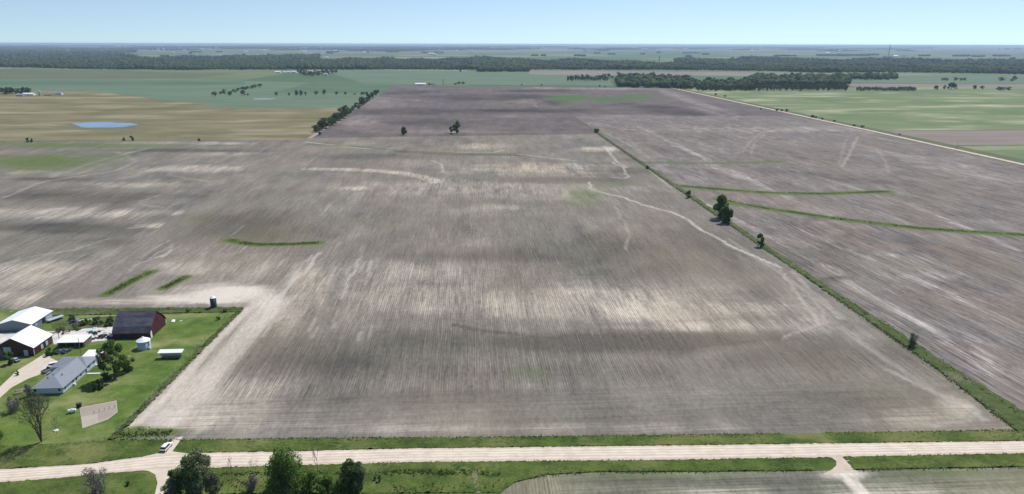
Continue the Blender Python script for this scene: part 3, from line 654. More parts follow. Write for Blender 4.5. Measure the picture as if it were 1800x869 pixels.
def tree(px, base_y, hpx, wpx, label, cat='tree', kind='leafy', mat='foliage', seed=1, group=None, name=None, leaf=0.42, dens=1.0, base=0.18, shape='round', nl=26, lobe=1.0):
    g0 = S(px, base_y); D = np.array([g0[0], g0[1], -CAM_H]); zc = D @ _f
    ca = math.hypot(g0[0], g0[1]) / math.hypot(math.hypot(g0[0], g0[1]), CAM_H)
    h = hpx * zc / FPX / ca; w_ = wpx * zc / FPX
    root = empty(name or ('tree' if cat == 'tree' else 'shrub'), (g0[0], g0[1], 0.0), random.uniform(0, 6)); tag(root, label, cat, group)
    rd = random.Random(seed)
    if kind == 'leafy' or kind == 'sparse':
        lob = [(a_, b_, c_, d_*lobe) for a_, b_, c_, d_ in crown_lobes(h, w_, h*base, nl, seed, shape)]
        area = w_ * h; n = int(min(9000, area / (leaf*leaf) * 7 * dens)); 
        V, F_ = leafcloud(lob, max(n, 200), leaf, seed); mk('crown', V, F_, MT[mat], root)
        mb = MB(); top = np.array([0, 0, h*0.55]); r0 = max(0.12, h*0.018)
        mb.tube((0, 0, -0.2), top, r0*1.5, r0*0.6, 8)
        for l in rd.sample(lob, min(len(lob), 9)):
            z0 = rd.uniform(0.15, 0.5) * h; mb.tube((0, 0, z0), l[:3], r0*0.55, r0*0.15, 5)
        mb.build('trunk', MT['bark'], root)
    elif kind == 'bare':
        mb = MB(); nst = 7 if w_ > h*0.8 else 1
        for i in range(nst):
            a = 2*math.pi*i/nst + rd.random(); lean = w_ / h * 0.62 * (0 if nst == 1 else 1)
            d = np.array([math.cos(a)*lean*0.55, math.sin(a)*lean*0.55, 1.0]); d /= np.linalg.norm(d)
            branches(mb, np.array([0, 0, -0.1]), d, h*0.27, max(0.06, h*(0.014 if nst > 1 else 0.022)), 6, rd, 0.48 if nst == 1 else 0.30 + 0.22*lean, up=0.1)
        zs = max(v[2] for v in mb.v); xs = max(abs(v[0]) for v in mb.v) + 1e-6; ys = max(abs(v[1]) for v in mb.v) + 1e-6
        mb.v = [(v[0]*w_/2/xs, v[1]*w_/2/ys, v[2]*h/zs if v[2] > 0 else v[2]) for v in mb.v]
        bm_ = MT[mat if mat in ('bark', 'bark_grey') else 'bark_grey']
        if dens == 0: mb.build('branches', bm_, root)
        if dens > 0:
            r = np.random.default_rng(seed); tips = np.array([v for v in mb.v if v[2] > h*0.4]); c_ = tips[r.integers(0, len(tips), int(220*dens))]
            V, F_ = leafcloud([(*t, 0.6) for t in c_], int(900*dens), 0.22, seed); merged('branches', mb, V, F_, bm_, MT['foliage_grey'], root)
    elif kind == 'twiggy':
        mb = MB()
        for i in range(46):
            a = rd.uniform(0, 2*math.pi); rr = math.sqrt(rd.random()); ht = h * rd.uniform(0.55, 1.0) * (1 - 0.35*rr)
            p = np.array([rd.gauss(0, .12)*w_, rd.gauss(0, .12)*w_, 0]); q = np.array([rr*w_/2*math.cos(a), rr*w_/2*math.sin(a), ht])
            m_ = (p + q)/2 + np.array([0, 0, 0.1*h]); mb.tube(p, m_, 0.07, 0.05, 4); mb.tube(m_, q, 0.05, 0.02, 4)
            for j in range(3):
                t = rd.uniform(.2, .9); s_ = m_ + (q - m_)*t; mb.tube(s_, s_ + np.array([rd.gauss(0, .1)*w_, rd.gauss(0, .1)*w_, rd.uniform(0.02, .16)*h]), 0.04, 0.015, 3)
        if True:
            V, F_ = leafcloud(crown_lobes(h, w_, 0.1*h, 16, seed), int(900*dens), 0.2, seed); merged('branches', mb, V, F_, MT['bark_grey'], MT[mat], root)
    return root

# near vegetation
tree(203, 666, 70, 50, 'tall ragged dark green tree casting shadow on the lawn beside the house', seed=3, mat='foliage_dk', leaf=0.34, dens=0.42, shape='spire', base=0.12, nl=46, lobe=0.55)
tree(222, 652, 28, 34, 'low bushy green shrub at the foot of the ragged lawn tree, on its right', 'shrub', seed=33, mat='foliage', leaf=0.3, dens=0.7, base=0.02, nl=16)
tree(170, 684, 13, 26, 'low round dark shrub on the lawn below the ragged tree', 'shrub', seed=4, mat='foliage_dk', leaf=0.22, base=0.0, dens=1.2, nl=14)
tree(186, 668, 12, 22, 'small dark shrub between the ragged tree and the round shrub', 'shrub', seed=5, mat='foliage_dk', leaf=0.22, base=0.0, nl=14)
tree(73, 777, 88, 84, 'wide bare multi-stemmed tree near the road at far left with a big dark shadow', kind='bare', mat='bark', seed=12, dens=0.9)
tree(100, 763, 34, 13, 'thin leaning bare tree beside the wide multi-stemmed tree', kind='bare', mat='bark', seed=13, dens=0)
tree(26, 722, 24, 34, 'pale grey leafless bush on the lawn at the left edge', 'shrub', kind='twiggy', mat='twig', seed=14, dens=1.2)
tree(52, 697, 22, 14, 'small grey leafless bush at the front corner of the blue house', 'shrub', kind='twiggy', mat='twig', seed=15, dens=0.5)
tree(-34, 800, 60, 70, 'leafy tree at the left edge shading the grass', seed=16, mat='foliage', dens=0.8)
tree(172, 868, 46, 52, 'pale leafless bush on the south verge left of the lane', 'shrub', kind='twiggy', mat='twig', seed=17, dens=1.4)
tree(226, 852, 9, 10, 'tiny dark green shrub on the grass by the south lane', 'shrub', seed=18, mat='foliage_dk', leaf=0.2, base=0.0, nl=8)
tree(350, 868, 70, 58, 'upright grey-green leafy tree at the right side of the south lane', seed=19, mat='foliage_grey', leaf=0.34, dens=0.8, base=0.05, shape='spire', nl=34)
tree(338, 872, 64, 34, 'dark green leafy tree tucked against the upright grey-green tree', seed=52, mat='foliage', leaf=0.3, dens=0.6, base=0.05, shape='spire', nl=22)
tree(313, 868, 42, 26, 'dark rounded shrub at the corner of lane and road', 'shrub', seed=20, mat='foliage_dk', leaf=0.28, base=0.0)
tree(300, 872, 28, 26, 'grey leafless brush at the lane edge in the foreground', 'shrub', kind='twiggy', mat='twig', seed=21, dens=1.0)
tree(375, 872, 40, 26, 'grey-green brush right of the upright grey-green tree', 'shrub', seed=22, mat='foliage_grey', leaf=0.25, base=0.0)
tree(409, 846, 44, 15, 'slim bare sapling left of the second sapling in the roadside grass', kind='bare', mat='bark_grey', seed=23, dens=0)
tree(448, 858, 52, 22, 'slim bare sapling with greyish brush at its foot', kind='bare', mat='bark_grey', seed=24, dens=0)
tree(443, 862, 26, 26, 'grey brush around the foot of the second sapling', 'shrub', kind='twiggy', mat='twig', seed=25, dens=1.0)
tree(505, 866, 72, 84, 'large dense dark green tree in the foreground between the saplings and the dead tree', seed=26, mat='foliage', leaf=0.34, dens=1.5, base=0.02, shape='broad', nl=44)
tree(545, 862, 30, 30, 'mid green shrub at the right foot of the large dense tree', 'shrub', seed=27, mat='foliage', leaf=0.28, base=0.0)
tree(559, 833, 50, 34, 'leafless dead grey tree standing against the gravel road', kind='bare', mat='bark_grey', seed=28, dens=0.0)
tree(572, 866, 26, 36, 'bright green bush below the dead tree, left one of two', 'shrub', seed=29, mat='foliage', leaf=0.28, base=0.0)
tree(600, 868, 26, 34, 'bright green bush below the grey-green tree clump, right one of two', 'shrub', seed=30, mat='foliage', leaf=0.28, base=0.0)
tree(619, 862, 46, 44, 'dark rounded tree right of the dead tree near the road', seed=31, mat='foliage_dk', leaf=0.32, dens=1.1, base=0.05)
tree(632, 860, 46, 22, 'grey leafy tree leaning out of the dark rounded tree', seed=32, mat='foliage_grey', leaf=0.26, dens=0.8, base=0.1, shape='spire')
tree(659, 844, 8, 5, 'small dark sapling in the grass, left of a pair', 'sapling', seed=34, mat='foliage_dk', leaf=0.18, base=0.0, nl=8, name='sapling')
tree(668, 846, 11, 8, 'small dark sapling in the grass, right and taller of a pair', 'sapling', seed=35, mat='foliage_dk', leaf=0.18, base=0.0, nl=8, name='sapling')
tree(89, 624, 14, 16, 'dark bush between the red barn and the parked dark cars', 'shrub', seed=36, mat='foliage_dk', leaf=0.3, base=0.0, nl=12)
tree(18, 640, 22, 18, 'dark bush in front of the red barn at the left edge', 'shrub', seed=37, mat='foliage_dk', leaf=0.3, base=0.0, nl=14)
tree(31, 660, 8, 7, 'tiny dark shrub on the lawn beside the drive bend', 'shrub', seed=38, mat='foliage_dk', leaf=0.2, base=0.0, nl=8)
for k, (x, y, hp, wp) in enumerate([(128, 562, 8, 14), (150, 571, 9, 20), (172, 570, 11, 24), (193, 571, 12, 22), (136, 580, 6, 16), (108, 582, 6, 18), (330, 549, 4, 12), (395, 549, 5, 12), (384, 562, 5, 9)]):
    tree(x, y, hp, wp, ['scrubby bush behind the scrap heap in the yard', 'scrubby bush at the back edge of the pale yard', 'scrubby bush in the middle of the row behind the pale yard', 'scrubby bush touching the left side of the dark-roofed barn',
        'low weedy bush at the left end of the rubble yard', 'low weedy bush behind the white shelter', 'low weedy bush on the north lawn edge left of the dark tank', 'low weedy bush right of the dark tank', 'low weedy bush by the field corner on the lawn'][k], 'shrub',
        seed=60+k, mat=['foliage_dk', 'foliage', 'foliage_grey'][k % 3], leaf=0.28, base=0.0, nl=12, group='scrubby bushes round the farmyard')

# field-edge trees
tree(1268, 384, 40, 26, 'large dark green tree on the field edge, taller of the pair', seed=40, mat='foliage_dk', leaf=0.6, dens=1.2, base=0.05, shape='spire', nl=30)
tree(1276, 392, 30, 24, 'dark green tree leaning against the large one on the field edge', seed=41, mat='foliage_dk', leaf=0.6, dens=1.2, base=0.03, nl=24)
tree(1337, 434, 22, 17, 'small round dark tree on the field edge below the large pair', seed=42, mat='foliage_dk', leaf=0.4, base=0.1, nl=16)
tree(1211, 348, 13, 13, 'small dark bush on the field edge above the large pair', 'shrub', seed=43, mat='foliage_dk', leaf=0.4, base=0.0, nl=12)
tree(1138, 297, 8, 8, 'tiny dark bush on the field edge at the third grass strip', 'shrub', seed=44, mat='foliage_dk', leaf=0.4, base=0.0, nl=10)
tree(1603, 610, 26, 18, 'brownish leafless bush on the grassy field edge at right', 'shrub', kind='twiggy', mat='foliage_grey', seed=45, dens=1.2)
tree(710, 237, 13, 12, 'small round dark tree alone on the north field edge', seed=46, mat='foliage_dk', leaf=0.9, base=0.1, nl=14)
tree(803, 235, 22, 14, 'tall ragged dark tree on the north field edge', seed=47, mat='foliage_dk', leaf=1.0, base=0.1, nl=12, dens=0.7, shape='spire')
tree(793, 234, 11, 9, 'short dark tree just left of the tall ragged one', seed=48, mat='foliage_dk', leaf=0.9, base=0.1, nl=10)
tree(1048, 233, 7, 11, 'low dark shrub at the north-east corner of the bare field', 'shrub', seed=49, mat='foliage_dk', leaf=0.8, base=0.0, nl=10)
for k, (x, y, hp, wp, lb) in enumerate([(49, 250, 7, 7, 'left of two joined dark shrubs on the pasture edge'), (55, 250, 6, 8, 'right of two joined dark shrubs on the pasture edge'), (218, 248, 6, 5, 'small dark shrub below the pond, left of the rounder one'),
        (232, 248, 9, 8, 'round dark shrub on the pasture edge below the pond'), (350, 248, 5, 4, 'tiny dark shrub alone on the pasture edge')]):
    tree(x, y, hp, wp, lb, 'shrub', seed=70+k, mat='foliage_dk', leaf=0.8, base=0.0, nl=9)

# distant trees: shared meshes, individually placed
def far_proto(seed, shape, h=10.0, w_=9.0, n=420, leaf=0.75):
    lob = crown_lobes(h, w_, 1.2, 16, seed, shape)
    V, F_ = leafcloud(lob, n, leaf, seed); mb = MB(); mb.tube((0, 0, -0.2), (0, 0, h*0.5), 0.35, 0.15, 5)
    for q in lob[:4]: mb.tube((0, 0, 2.5), q[:3], 0.18, 0.06, 4)
    b = len(V); V2 = np.vstack([V, np.array(mb.v)]); F2 = [tuple(f) for f in F_.tolist()] + [tuple(b+i for i in f) for f in mb.f]
    o = mk('distant_tree', V2, F2, [MT['foliage_far'], MT['bark']], midx=[0]*len(F_) + [1]*len(mb.f))
    me = o.data; bpy.data.objects.remove(o); return me
protos = [far_proto(201+i, s) for i, s in enumerate(('round', 'spire', 'round', 'broad', 'cone', 'round'))]
def far_tree(x, y, hpx, wpx, label, group=None, cat='tree', name='distant_tree', jitter=True):
    g0 = S(x, y); D = np.array([g0[0], g0[1], -CAM_H]); zc = D @ _f
    h = hpx * zc / FPX; w_ = 1.35 * wpx * zc / FPX
    o = bpy.data.objects.new(name, random.choice(protos)); scene.collection.objects.link(o)
    o.location = (g0[0], g0[1], 0); o.scale = (w_/9, w_/9, h/10); o.rotation_euler = (0, 0, random.uniform(0, 6.28))
    return tag(o, label, cat, group)
rr = random.Random(11)
# diagonal hedgerow: rising from the field corner to the far green field
hedge = [(563, 238, 6, 7), (556, 232, 12, 15), (566, 229, 17, 20), (573, 225, 17, 20), (583, 220, 13, 18), (589, 216, 15, 18), (596, 212, 15, 18), (602, 208, 17, 18), (608, 204, 18, 18), (614, 199, 9, 10), (620, 195, 8, 10), (628, 191, 10, 11),
         (636, 186, 15, 13), (642, 182, 10, 10), (649, 177, 11, 11), (654, 173, 10, 9), (661, 168, 11, 9), (664, 164, 6, 6)]
for x, y, h, w_ in hedge: far_tree(x, y, h, w_, 'rounded dark green tree in the diagonal hedgerow beside the dark ploughed field', 'trees in the diagonal hedgerow')
# loose row along the far crossing fence line
row = [(405, 168, 6, 7), (427, 168, 9, 8), (436, 168, 3, 5), (486, 168, 6, 5), (508, 168, 4, 5), (521, 168, 9, 6), (529, 168, 9, 6), (537, 168, 6, 4), (555, 167, 7, 6), (570, 167, 10, 5), (591, 167, 6, 5), (607, 167, 5, 5), (624, 167, 3, 4), (638, 167, 5, 8), (645, 167, 5, 7)]
for x, y, h, w_ in row: far_tree(x, y, h, w_, 'small tree in the loose straight row crossing the far green fields', 'loose row of far trees')
diag = [(378, 169, 8, 8), (388, 166, 5, 6), (394, 165, 8, 7), (404, 164, 4, 6), (412, 162, 5, 8), (419, 160, 5, 6), (427, 159, 6, 9), (434, 157, 5, 7), (442, 156, 5, 7), (449, 154, 5, 8), (457, 153, 6, 7)]
for x, y, h, w_ in diag: far_tree(x, y, h, w_, 'small tree in the slanting line left of the loose row', 'slanting line of far trees')
# groves and windbreaks on the right
for i in range(18):
    x = 999 + i*4.0; far_tree(x, 142.5 + rr.uniform(-.6, .6), rr.uniform(7, 12), 5, 'narrow tree in the short windbreak left of the big dark grove', 'short windbreak trees')
for x, y, h, w_ in [(1063, 136, 6, 7), (1070, 136, 7, 6), (1087, 138, 11, 7), (1077, 138, 4, 6)]: far_tree(x, y, h, w_, 'isolated tree standing above the gap left of the dark grove', 'isolated trees by the gap')
def mass(n, f, label):
    P = []; H_ = []
    for i in range(n):
        x, y, h, w_ = f(i); g0 = S(x, y); P.append(g0); H_.append(h * (np.array([g0[0], g0[1], -CAM_H]) @ _f) / FPX * rr.uniform(.75, 1.1))
    tag(crowns('grove', np.array(P), np.array(H_), n), label, 'grove', kind='stuff')
GROVES = []
def grove(n, f, label, group):
    if n in (150, 80, 180, 46): GROVES.append((n, f, group)); return
    for i in range(n):
        x, y, h, w_ = f(i); far_tree(x, y, h, w_, label, group)
grove(150, lambda i: (lambda t, u: (1084 + 132*t, 153 + 4*t - (17 - 6*abs(t-.4))*u, rr.uniform(8, 12), rr.uniform(8, 11)))(rr.random(), rr.random()), 'tree in the dense dark grove on the left side of the north-running road', 'trees of the dense grove by the road')
grove(80, lambda i: (lambda t, u: (1222 + 100*t, 159 - 13*u, rr.uniform(7, 11), rr.uniform(8, 11)))(rr.random(), rr.random()), 'tree in the grove just right of the north-running road', 'trees of the grove right of the road')
grove(95, lambda i: (1225 + 265*(i/95) + rr.uniform(-2, 2), 160 + rr.uniform(-3, .5), rr.uniform(8, 12), rr.uniform(5, 7)), 'tree in the long front windbreak at the edge of the pale green field', 'trees of the long windbreak')
grove(180, lambda i: (lambda t, u: (1315 + 178*t, 151 - 13*u, rr.uniform(8, 11), rr.uniform(9, 12)))(rr.random(), rr.random()), 'tree in the long dark grove behind the windbreak', 'trees of the long dark grove')
grove(46, lambda i: (1490 + 85*rr.random(), 140.5 - 6*rr.random(), rr.uniform(6, 8), rr.uniform(8, 10)), 'tree in the tapering right end of the far dark grove', 'trees at the grove end')
grove(32, lambda i: (1507 + 104*(i/32), 160 + rr.uniform(-.6, .6), rr.uniform(5, 8), rr.uniform(4, 5)), 'small tree in the broken row right of the long windbreak', 'broken row of small trees')
for x, y, h, w_ in [(1524, 141, 11, 12), (1532, 141, 9, 10), (1645, 158, 7, 8), (1660, 157, 7, 5), (1672, 157, 11, 12), (1677, 157, 9, 8), (1713, 157, 7, 6), (1727, 157, 6, 6), (1756, 159, 6, 8), (1764, 159, 6, 8), (1773, 159, 6, 8), (1657, 142, 5, 6), (1663, 142, 5, 6), (1679, 142, 6, 7), (1690, 142, 5, 6), (1695, 142, 5, 5), (1760, 142, 6, 10), (1783, 141, 7, 8), (1779, 143, 4, 6)]:
    far_tree(x, y, h, w_, 'scattered tree in the far fields at the right edge', 'scattered trees at far right')
for x, y, h, w_ in [(1258, 168, 4, 4), (1274, 171, 3.5, 4), (1366, 195, 4, 6), (1374, 196, 4, 6), (1383, 197, 6, 4), (1428, 207, 5, 6), (1433, 208, 3.5, 5), (1445, 210, 3, 5), (1466, 214, 3, 5), (1502, 222, 3, 6), (1516, 224, 4, 6), (1337, 193, 3, 3), (1581, 238, 3, 4)]:
    far_tree(x, y, h, w_, 'small roadside bush beside the north-running gravel road', 'bushes along the gravel road', 'shrub', 'roadside_bush')
for x, y, h, w_ in [(15, 164, 12, 11), (12, 166, 10, 10), (22, 165, 10, 9), (28, 165, 9, 9), (35, 165, 9, 9), (42, 165, 11, 9), (49, 164, 10, 9), (4, 165, 10, 10)]:
    far_tree(x, y, h, w_, 'tree in the clump behind the white farm sheds at far left', 'tree clump at the far left farm')
for x, y, h, w_ in [(535, 133, 11, 9), (541, 134, 9, 9), (548, 134, 8, 8), (560, 133, 8, 8), (555, 131, 7, 8), (567, 131, 8, 8), (575, 129, 8, 8), (584, 129, 7, 8), (591, 129, 6, 6), (525, 128, 9, 5), (530, 130, 10, 6)]:
    far_tree(x, y, h, w_, 'tree among the buildings of the far central farmstead', 'trees at the far central farmstead')
for x, y, h, w_ in [(755, 150, 4, 5), (761, 150, 3, 5), (800, 149, 3, 5), (807, 148, 4, 7), (814, 148, 4, 6), (917, 151, 3, 3), (952, 151, 3, 3), (1054, 153.5, 4, 3), (1063, 154, 3, 3), (809, 127, 5, 5), (240, 122, 8, 6)]:
    far_tree(x, y, h, w_, 'small isolated tree along the far edge of the dark ploughed field', 'small trees on the far field edge')

# forests: continuous far woods
def crowns(name, pts, hs, seed):
    """one mesh of many rough tree crowns at pts (n,2) with heights hs"""
    r = np.random.default_rng(seed); phi = (1 + 5**.5)/2
    ico = np.array([(-1, phi, 0), (1, phi, 0), (-1, -phi, 0), (1, -phi, 0), (0, -1, phi), (0, 1, phi), (0, -1, -phi), (0, 1, -phi), (phi, 0, -1), (phi, 0, 1), (-phi, 0, -1), (-phi, 0, 1)]) / math.hypot(1, phi)
    IF = np.array([(0,11,5),(0,5,1),(0,1,7),(0,7,10),(0,10,11),(1,5,9),(5,11,4),(11,10,2),(10,7,6),(7,1,8),(3,9,4),(3,4,2),(3,2,6),(3,6,8),(3,8,9),(4,9,5),(2,4,11),(6,2,10),(8,6,7),(9,8,1)])
    n = len(pts); V = ico[None] * r.uniform(0.65, 1.3, (n, 12, 1)) + r.normal(0, .1, (n, 12, 3))
    a = r.uniform(0, 6.28, n); ca, sa = np.cos(a)[:, None], np.sin(a)[:, None]
    X = V[..., 0]*ca - V[..., 1]*sa; Y = V[..., 0]*sa + V[..., 1]*ca
    V = np.stack([X, Y, V[..., 2]], -1)
    wd = hs * r.uniform(0.42, 0.7, n)
    V = V * np.stack([wd, wd, hs*0.5], -1)[:, None, :]; V[..., 2] += (hs*0.5)[:, None]; V[..., :2] += pts[:, None, :]
    F_ = (IF[None] + 12*np.arange(n)[:, None, None]).reshape(-1, 3)
    o = mk(name, V.reshape(-1, 3), F_, MT['wood_far']); return o
g = NG('forest_leaves', 0.9, 0.05); ge = g.n('ShaderNodeNewGeometry')
kk = g.noise(g.pos(0, (0.004, 0.004, 1)), 1, 3)
g.out(g.mix(g.rng(kk, .42, .62, 0, .75), g.mix(ge.outputs['Random Per Island'], (0.016, 0.034, 0.014), (0.070, 0.102, 0.036)), (0.068, 0.088, 0.040)))
MT['wood_far'] = g.m
for (n_, f_, l_), lb in zip(GROVES, ('dense dark grove left of the north-running gravel road', 'grove just right of the north-running gravel road', 'long dark grove behind the windbreak', 'tapering low grove at the right end of the dark groves')):
    mass(int(n_*2.6), f_, lb)
def wood(name, top, bot, spacing, h, label, seed, dens=1.0):
    """fills the ground between two survey lines (photo points) with crowns"""
    r = np.random.default_rng(seed); t = np.array(top, float); b = np.array(bot, float)
    x0, x1 = b[0, 0], b[-1, 0]; out = []; hs = []
    xs = np.linspace(x0, x1, 60)
    # area-weighted sampling in metres
    cells = []
    for i in range(59):
        for v in range(14):
            xa, xb = xs[i], xs[i+1]; xm = (xa+xb)/2
            yt = np.interp(xm, t[:, 0], t[:, 1]); yb = np.interp(xm, b[:, 0], b[:, 1])
            iy0 = 1/(yb-76); iy1 = 1/(yt-76); ya = 76 + 1/(iy0 + (iy1-iy0)*v/14); yc = 76 + 1/(iy0 + (iy1-iy0)*(v+1)/14)
            P = [S(xa, ya), S(xb, ya), S(xb, yc), S(xa, yc)]
            A = 0.5*abs(sum(P[k][0]*P[(k+1) % 4][1] - P[(k+1) % 4][0]*P[k][1] for k in range(4)))
            far = np.linalg.norm(P[0]); sp = spacing * max(1.0, far/4500)
            n = int(A/sp**2*dens + r.random())
            cn = math.sin(xm*0.021 + seed) * math.sin(v*1.1 + xm*0.008) + 0.5*math.sin(xm*0.06 + v)
            if n <= 0 or (v > 2 and cn > 0.80): continue
            if v > 5 and cn > 0.45: n = int(n*0.45) or 1
            uv = r.random((n, 2)); uv[:, 1:] = uv[:, 1:]
            q = (1-uv[:, :1])*(1-uv[:, 1:])*P[0] + uv[:, :1]*(1-uv[:, 1:])*P[1] + uv[:, :1]*uv[:, 1:]*P[2] + (1-uv[:, :1])*uv[:, 1:]*P[3]
            out.append(q); hs.append(h * (1 + 0.30*np.sin(q[:, 0]*0.0071 + seed) + 0.22*np.sin(q[:, 0]*0.023 + q[:, 1]*0.004)) * r.uniform(0.45, 1.35, n) * max(1.0, (far/4500)**0.5))
    o = crowns(name, np.vstack(out), np.concatenate(hs), seed + 1)
    tag(o, label, 'forest', kind='stuff'); return o
wood('forest', [(-120, 95), (60, 93), (140, 94), (230, 97), (262, 106), (290, 106)], [(-120, 119), (60, 119), (110, 121), (200, 122.5), (262, 122), (290, 123)], 17, 15, 'broad dark forest filling the far left below the horizon', 100)
wood('forest', [(270, 107), (290, 104), (400, 101), (460, 98), (560, 99), (565, 106), (700, 106), (850, 104), (930, 107)], [(270, 123), (300, 123.5), (400, 123), (560, 122.5), (700, 122.5), (840, 123), (842, 126.5), (928, 126.5), (930, 123)], 17, 15, 'long dark forest belt behind the far central farmstead', 101)
wood('forest', [(925, 107), (1050, 109), (1100, 111), (1150, 112), (1300, 113), (1430, 115)], [(925, 122.8), (1150, 123), (1250, 124), (1430, 127)], 17, 15, 'dark forest belt behind the brown field right of centre', 102)
wood('forest', [(1185, 107), (1250, 105), (1320, 104), (1480, 106), (1600, 107), (1800, 109), (1920, 109)], [(1185, 111), (1300, 122), (1430, 128), (1600, 128), (1700, 129), (1800, 131), (1920, 132)], 17, 15, 'dark forest filling the far right below the horizon', 103)
tag(crowns('tree_belt', np.vstack([S(rr.uniform(-60, 240), rr.uniform(84, 93)) for _ in range(4200)]), np.array([rr.uniform(16, 26) for _ in range(4200)]), 7), 'thinner bluish woodland behind the far left forest', 'woodland', kind='stuff')
# far belts near the horizon
pts = []; hs = []
strips = [(760, 93, 40, 1), (690, 92, 22, 1), (580, 94, 12, 1), (585, 92, 20, 1.2), (940, 98.5, 12, .6), (955, 98.5, 8, .5), (1015, 98.5, 10, .5), (1025, 99, 8, .5), (1050, 94, 10, 1), (1075, 96, 12, .5), (1460, 98, 50, 1.2), (1500, 98, 60, 1), (1530, 97, 30, 1.5), (1380, 99, 40, .6),
          (1690, 99, 30, 1), (1720, 100, 22, 1), (1760, 99, 30, .8), (1625, 99, 20, .8), (1210, 100, 10, .6), (1240, 96, 12, .6), (640, 90, 60, .6), (345, 92, 20, 1), (290, 100, 14, 1), (590, 92, 12, 1), (1158, 93, 8, 1.5), (1130, 96, 8, .6), (1215, 94, 30, .5), (500, 88, 50, 1.5), (335, 94, 5, 1.5), (385, 92, 10, 1)]
for cx, cy, wd, dp in strips:
    for _ in range(int(18 + wd*5)):
        pts.append(S(cx + rr.uniform(-wd/2, wd/2), cy + rr.uniform(-dp, dp)*.6)); hs.append(rr.uniform(10, 19))
for _ in range(150):
    cx, cy = rr.uniform(-100, 1900), 81.5 + 9*rr.random()**1.6; wd = rr.uniform(10, 90)
    for _ in range(int(wd*2.6)):
        pts.append(S(cx + rr.gauss(0, wd/2.5), cy + rr.uniform(-.35, .35))); hs.append(rr.uniform(14, 26)*(1 + (92-cy)/9))
tag(crowns('tree_belt', np.array(pts), np.array(hs), 9), 'thin broken tree belts scattered across the plain up to the horizon', 'tree belt', kind='stuff')

# ragged tall weeds along verges, ditch, fence strip and grassed waterways
def weeds(name, lines, label, size=0.5, mat='weed', seed=1):
    r = np.random.default_rng(seed); C_ = []
    for pts, hw, per_m, metres in lines:
        W = np.array(pts, float) if metres else np.array([S(*p) for p in pts])
        for a, b in zip(W[:-1], W[1:]):
            Ln = np.linalg.norm(b-a); n = int(Ln*per_m); 
            if n < 1: continue
            t = r.random((n, 1)); nrm = np.array([-(b-a)[1], (b-a)[0]])/Ln
            dens_ = 0.5 + 0.5*np.sin(t*Ln/9.0 + a[0]); keep = r.random((n, 1)) < 0.35 + 0.65*dens_
            q = a + t*(b-a) + nrm*r.normal(0, hw*0.6, (n, 1)); C_.append(q[keep[:, 0]])
    q = np.vstack(C_); bad = (q[:, 1] < 200) & (((q[:, 0] > 103) & (q[:, 0] < 118)) | ((q[:, 0] > -104) & (q[:, 0] < -92))); q = q[~bad]; n = len(q); sz = size*r.uniform(.4, 1.3, n)[:, None]
    c = np.c_[q, np.zeros(n)] + np.array([0, 0, 1])*sz*0.5
    az = r.uniform(0, 6.28, n); a = np.c_[np.cos(az), np.sin(az), r.normal(0, .25, n)]; up_ = np.c_[r.normal(0, .35, n), r.normal(0, .35, n), np.ones(n)]
    V = np.stack([c - a*sz*.7 - up_*sz*.5, c + a*sz*.7 - up_*sz*.5, c + a*sz*.35 + up_*sz*.6, c - a*sz*.35 + up_*sz*.6], 1).reshape(-1, 3)
    tag(mk(name, V, np.arange(4*n).reshape(n, 4), MT[mat]), label, 'weeds', kind='stuff')
MT['weed2'] = foliage('waterway_leaves', (0.055, 0.078, 0.024), (0.165, 0.185, 0.075), 0.35)
MT['weed'] = foliage('weed_leaves', (0.060, 0.098, 0.022), (0.18, 0.225, 0.075), 0.45)
VT = [(195, 774), (600, 771), (900, 769), (1400, 763), (1792, 757), (2100, 752)]
weeds('tall_weeds', [(VT, 0.5, 9, False), ([(x, y+3) for x, y in VT], 1.0, 5, False), (RT[4:], 0.35, 4, False), (RB[5:], 0.4, 4, False), ([(900, 846), (960, 835)] + SB[5:], 0.8, 12, False)], 'ragged tall weeds along both edges of the roadside verges', 0.32, seed=2)
weeds('tall_weeds', [([(184, 195), (187, 240), (188, 330)], 1.2, 16, True), ([(188, 330), (188, 450), (188, 1000)], .9, 9, True), ([(193, 195), (192, 260), (191, 330)], 1.6, 9, True), ([(-119, 205), (-112.5, 321)], 0.8, 14, True), ([(-212, 324), (-113, 320)], 1.2, 12, True), ([(-620, 946), (-222, 945)], 1.0, 3, True)], 'ragged weeds along the field fence lines', 0.42, seed=3)
weeds('tall_weeds', [([(300, 838), (400, 834), (600, 833), (830, 832), (880, 836)], 1.0, 14, False), ([(300, 850), (450, 852), (640, 858)], 2.6, 16, False), ([(640, 836), (700, 829), (820, 828)], .5, 10, False), ([(690, 862), (780, 860), (880, 855)], 2.0, 8, False)], 'rough weeds and brush on the ground between the road and the foreground trees', 0.45, seed=4)
weeds('waterway_grass', [([(403, 422), (425, 427), (450, 430), (500, 430), (560, 427)], 2.6, 30, False), ([(188, 518), (215, 503), (240, 490), (266, 478)], 2.0, 26, False), ([(288, 507), (305, 498), (326, 487)], 1.8, 26, False),
    ([(1195, 327), (1240, 331), (1330, 338), (1450, 341), (1562, 337)], 3.2, 18, False), ([(1262, 350), (1350, 367), (1460, 383), (1620, 402), (1800, 413)], 3.0, 18, False), ([(200, 764), (300, 762)], 2.2, 30, False)], 'strips of tall green grass left unploughed across the bare fields', 0.33, mat='weed2', seed=5)

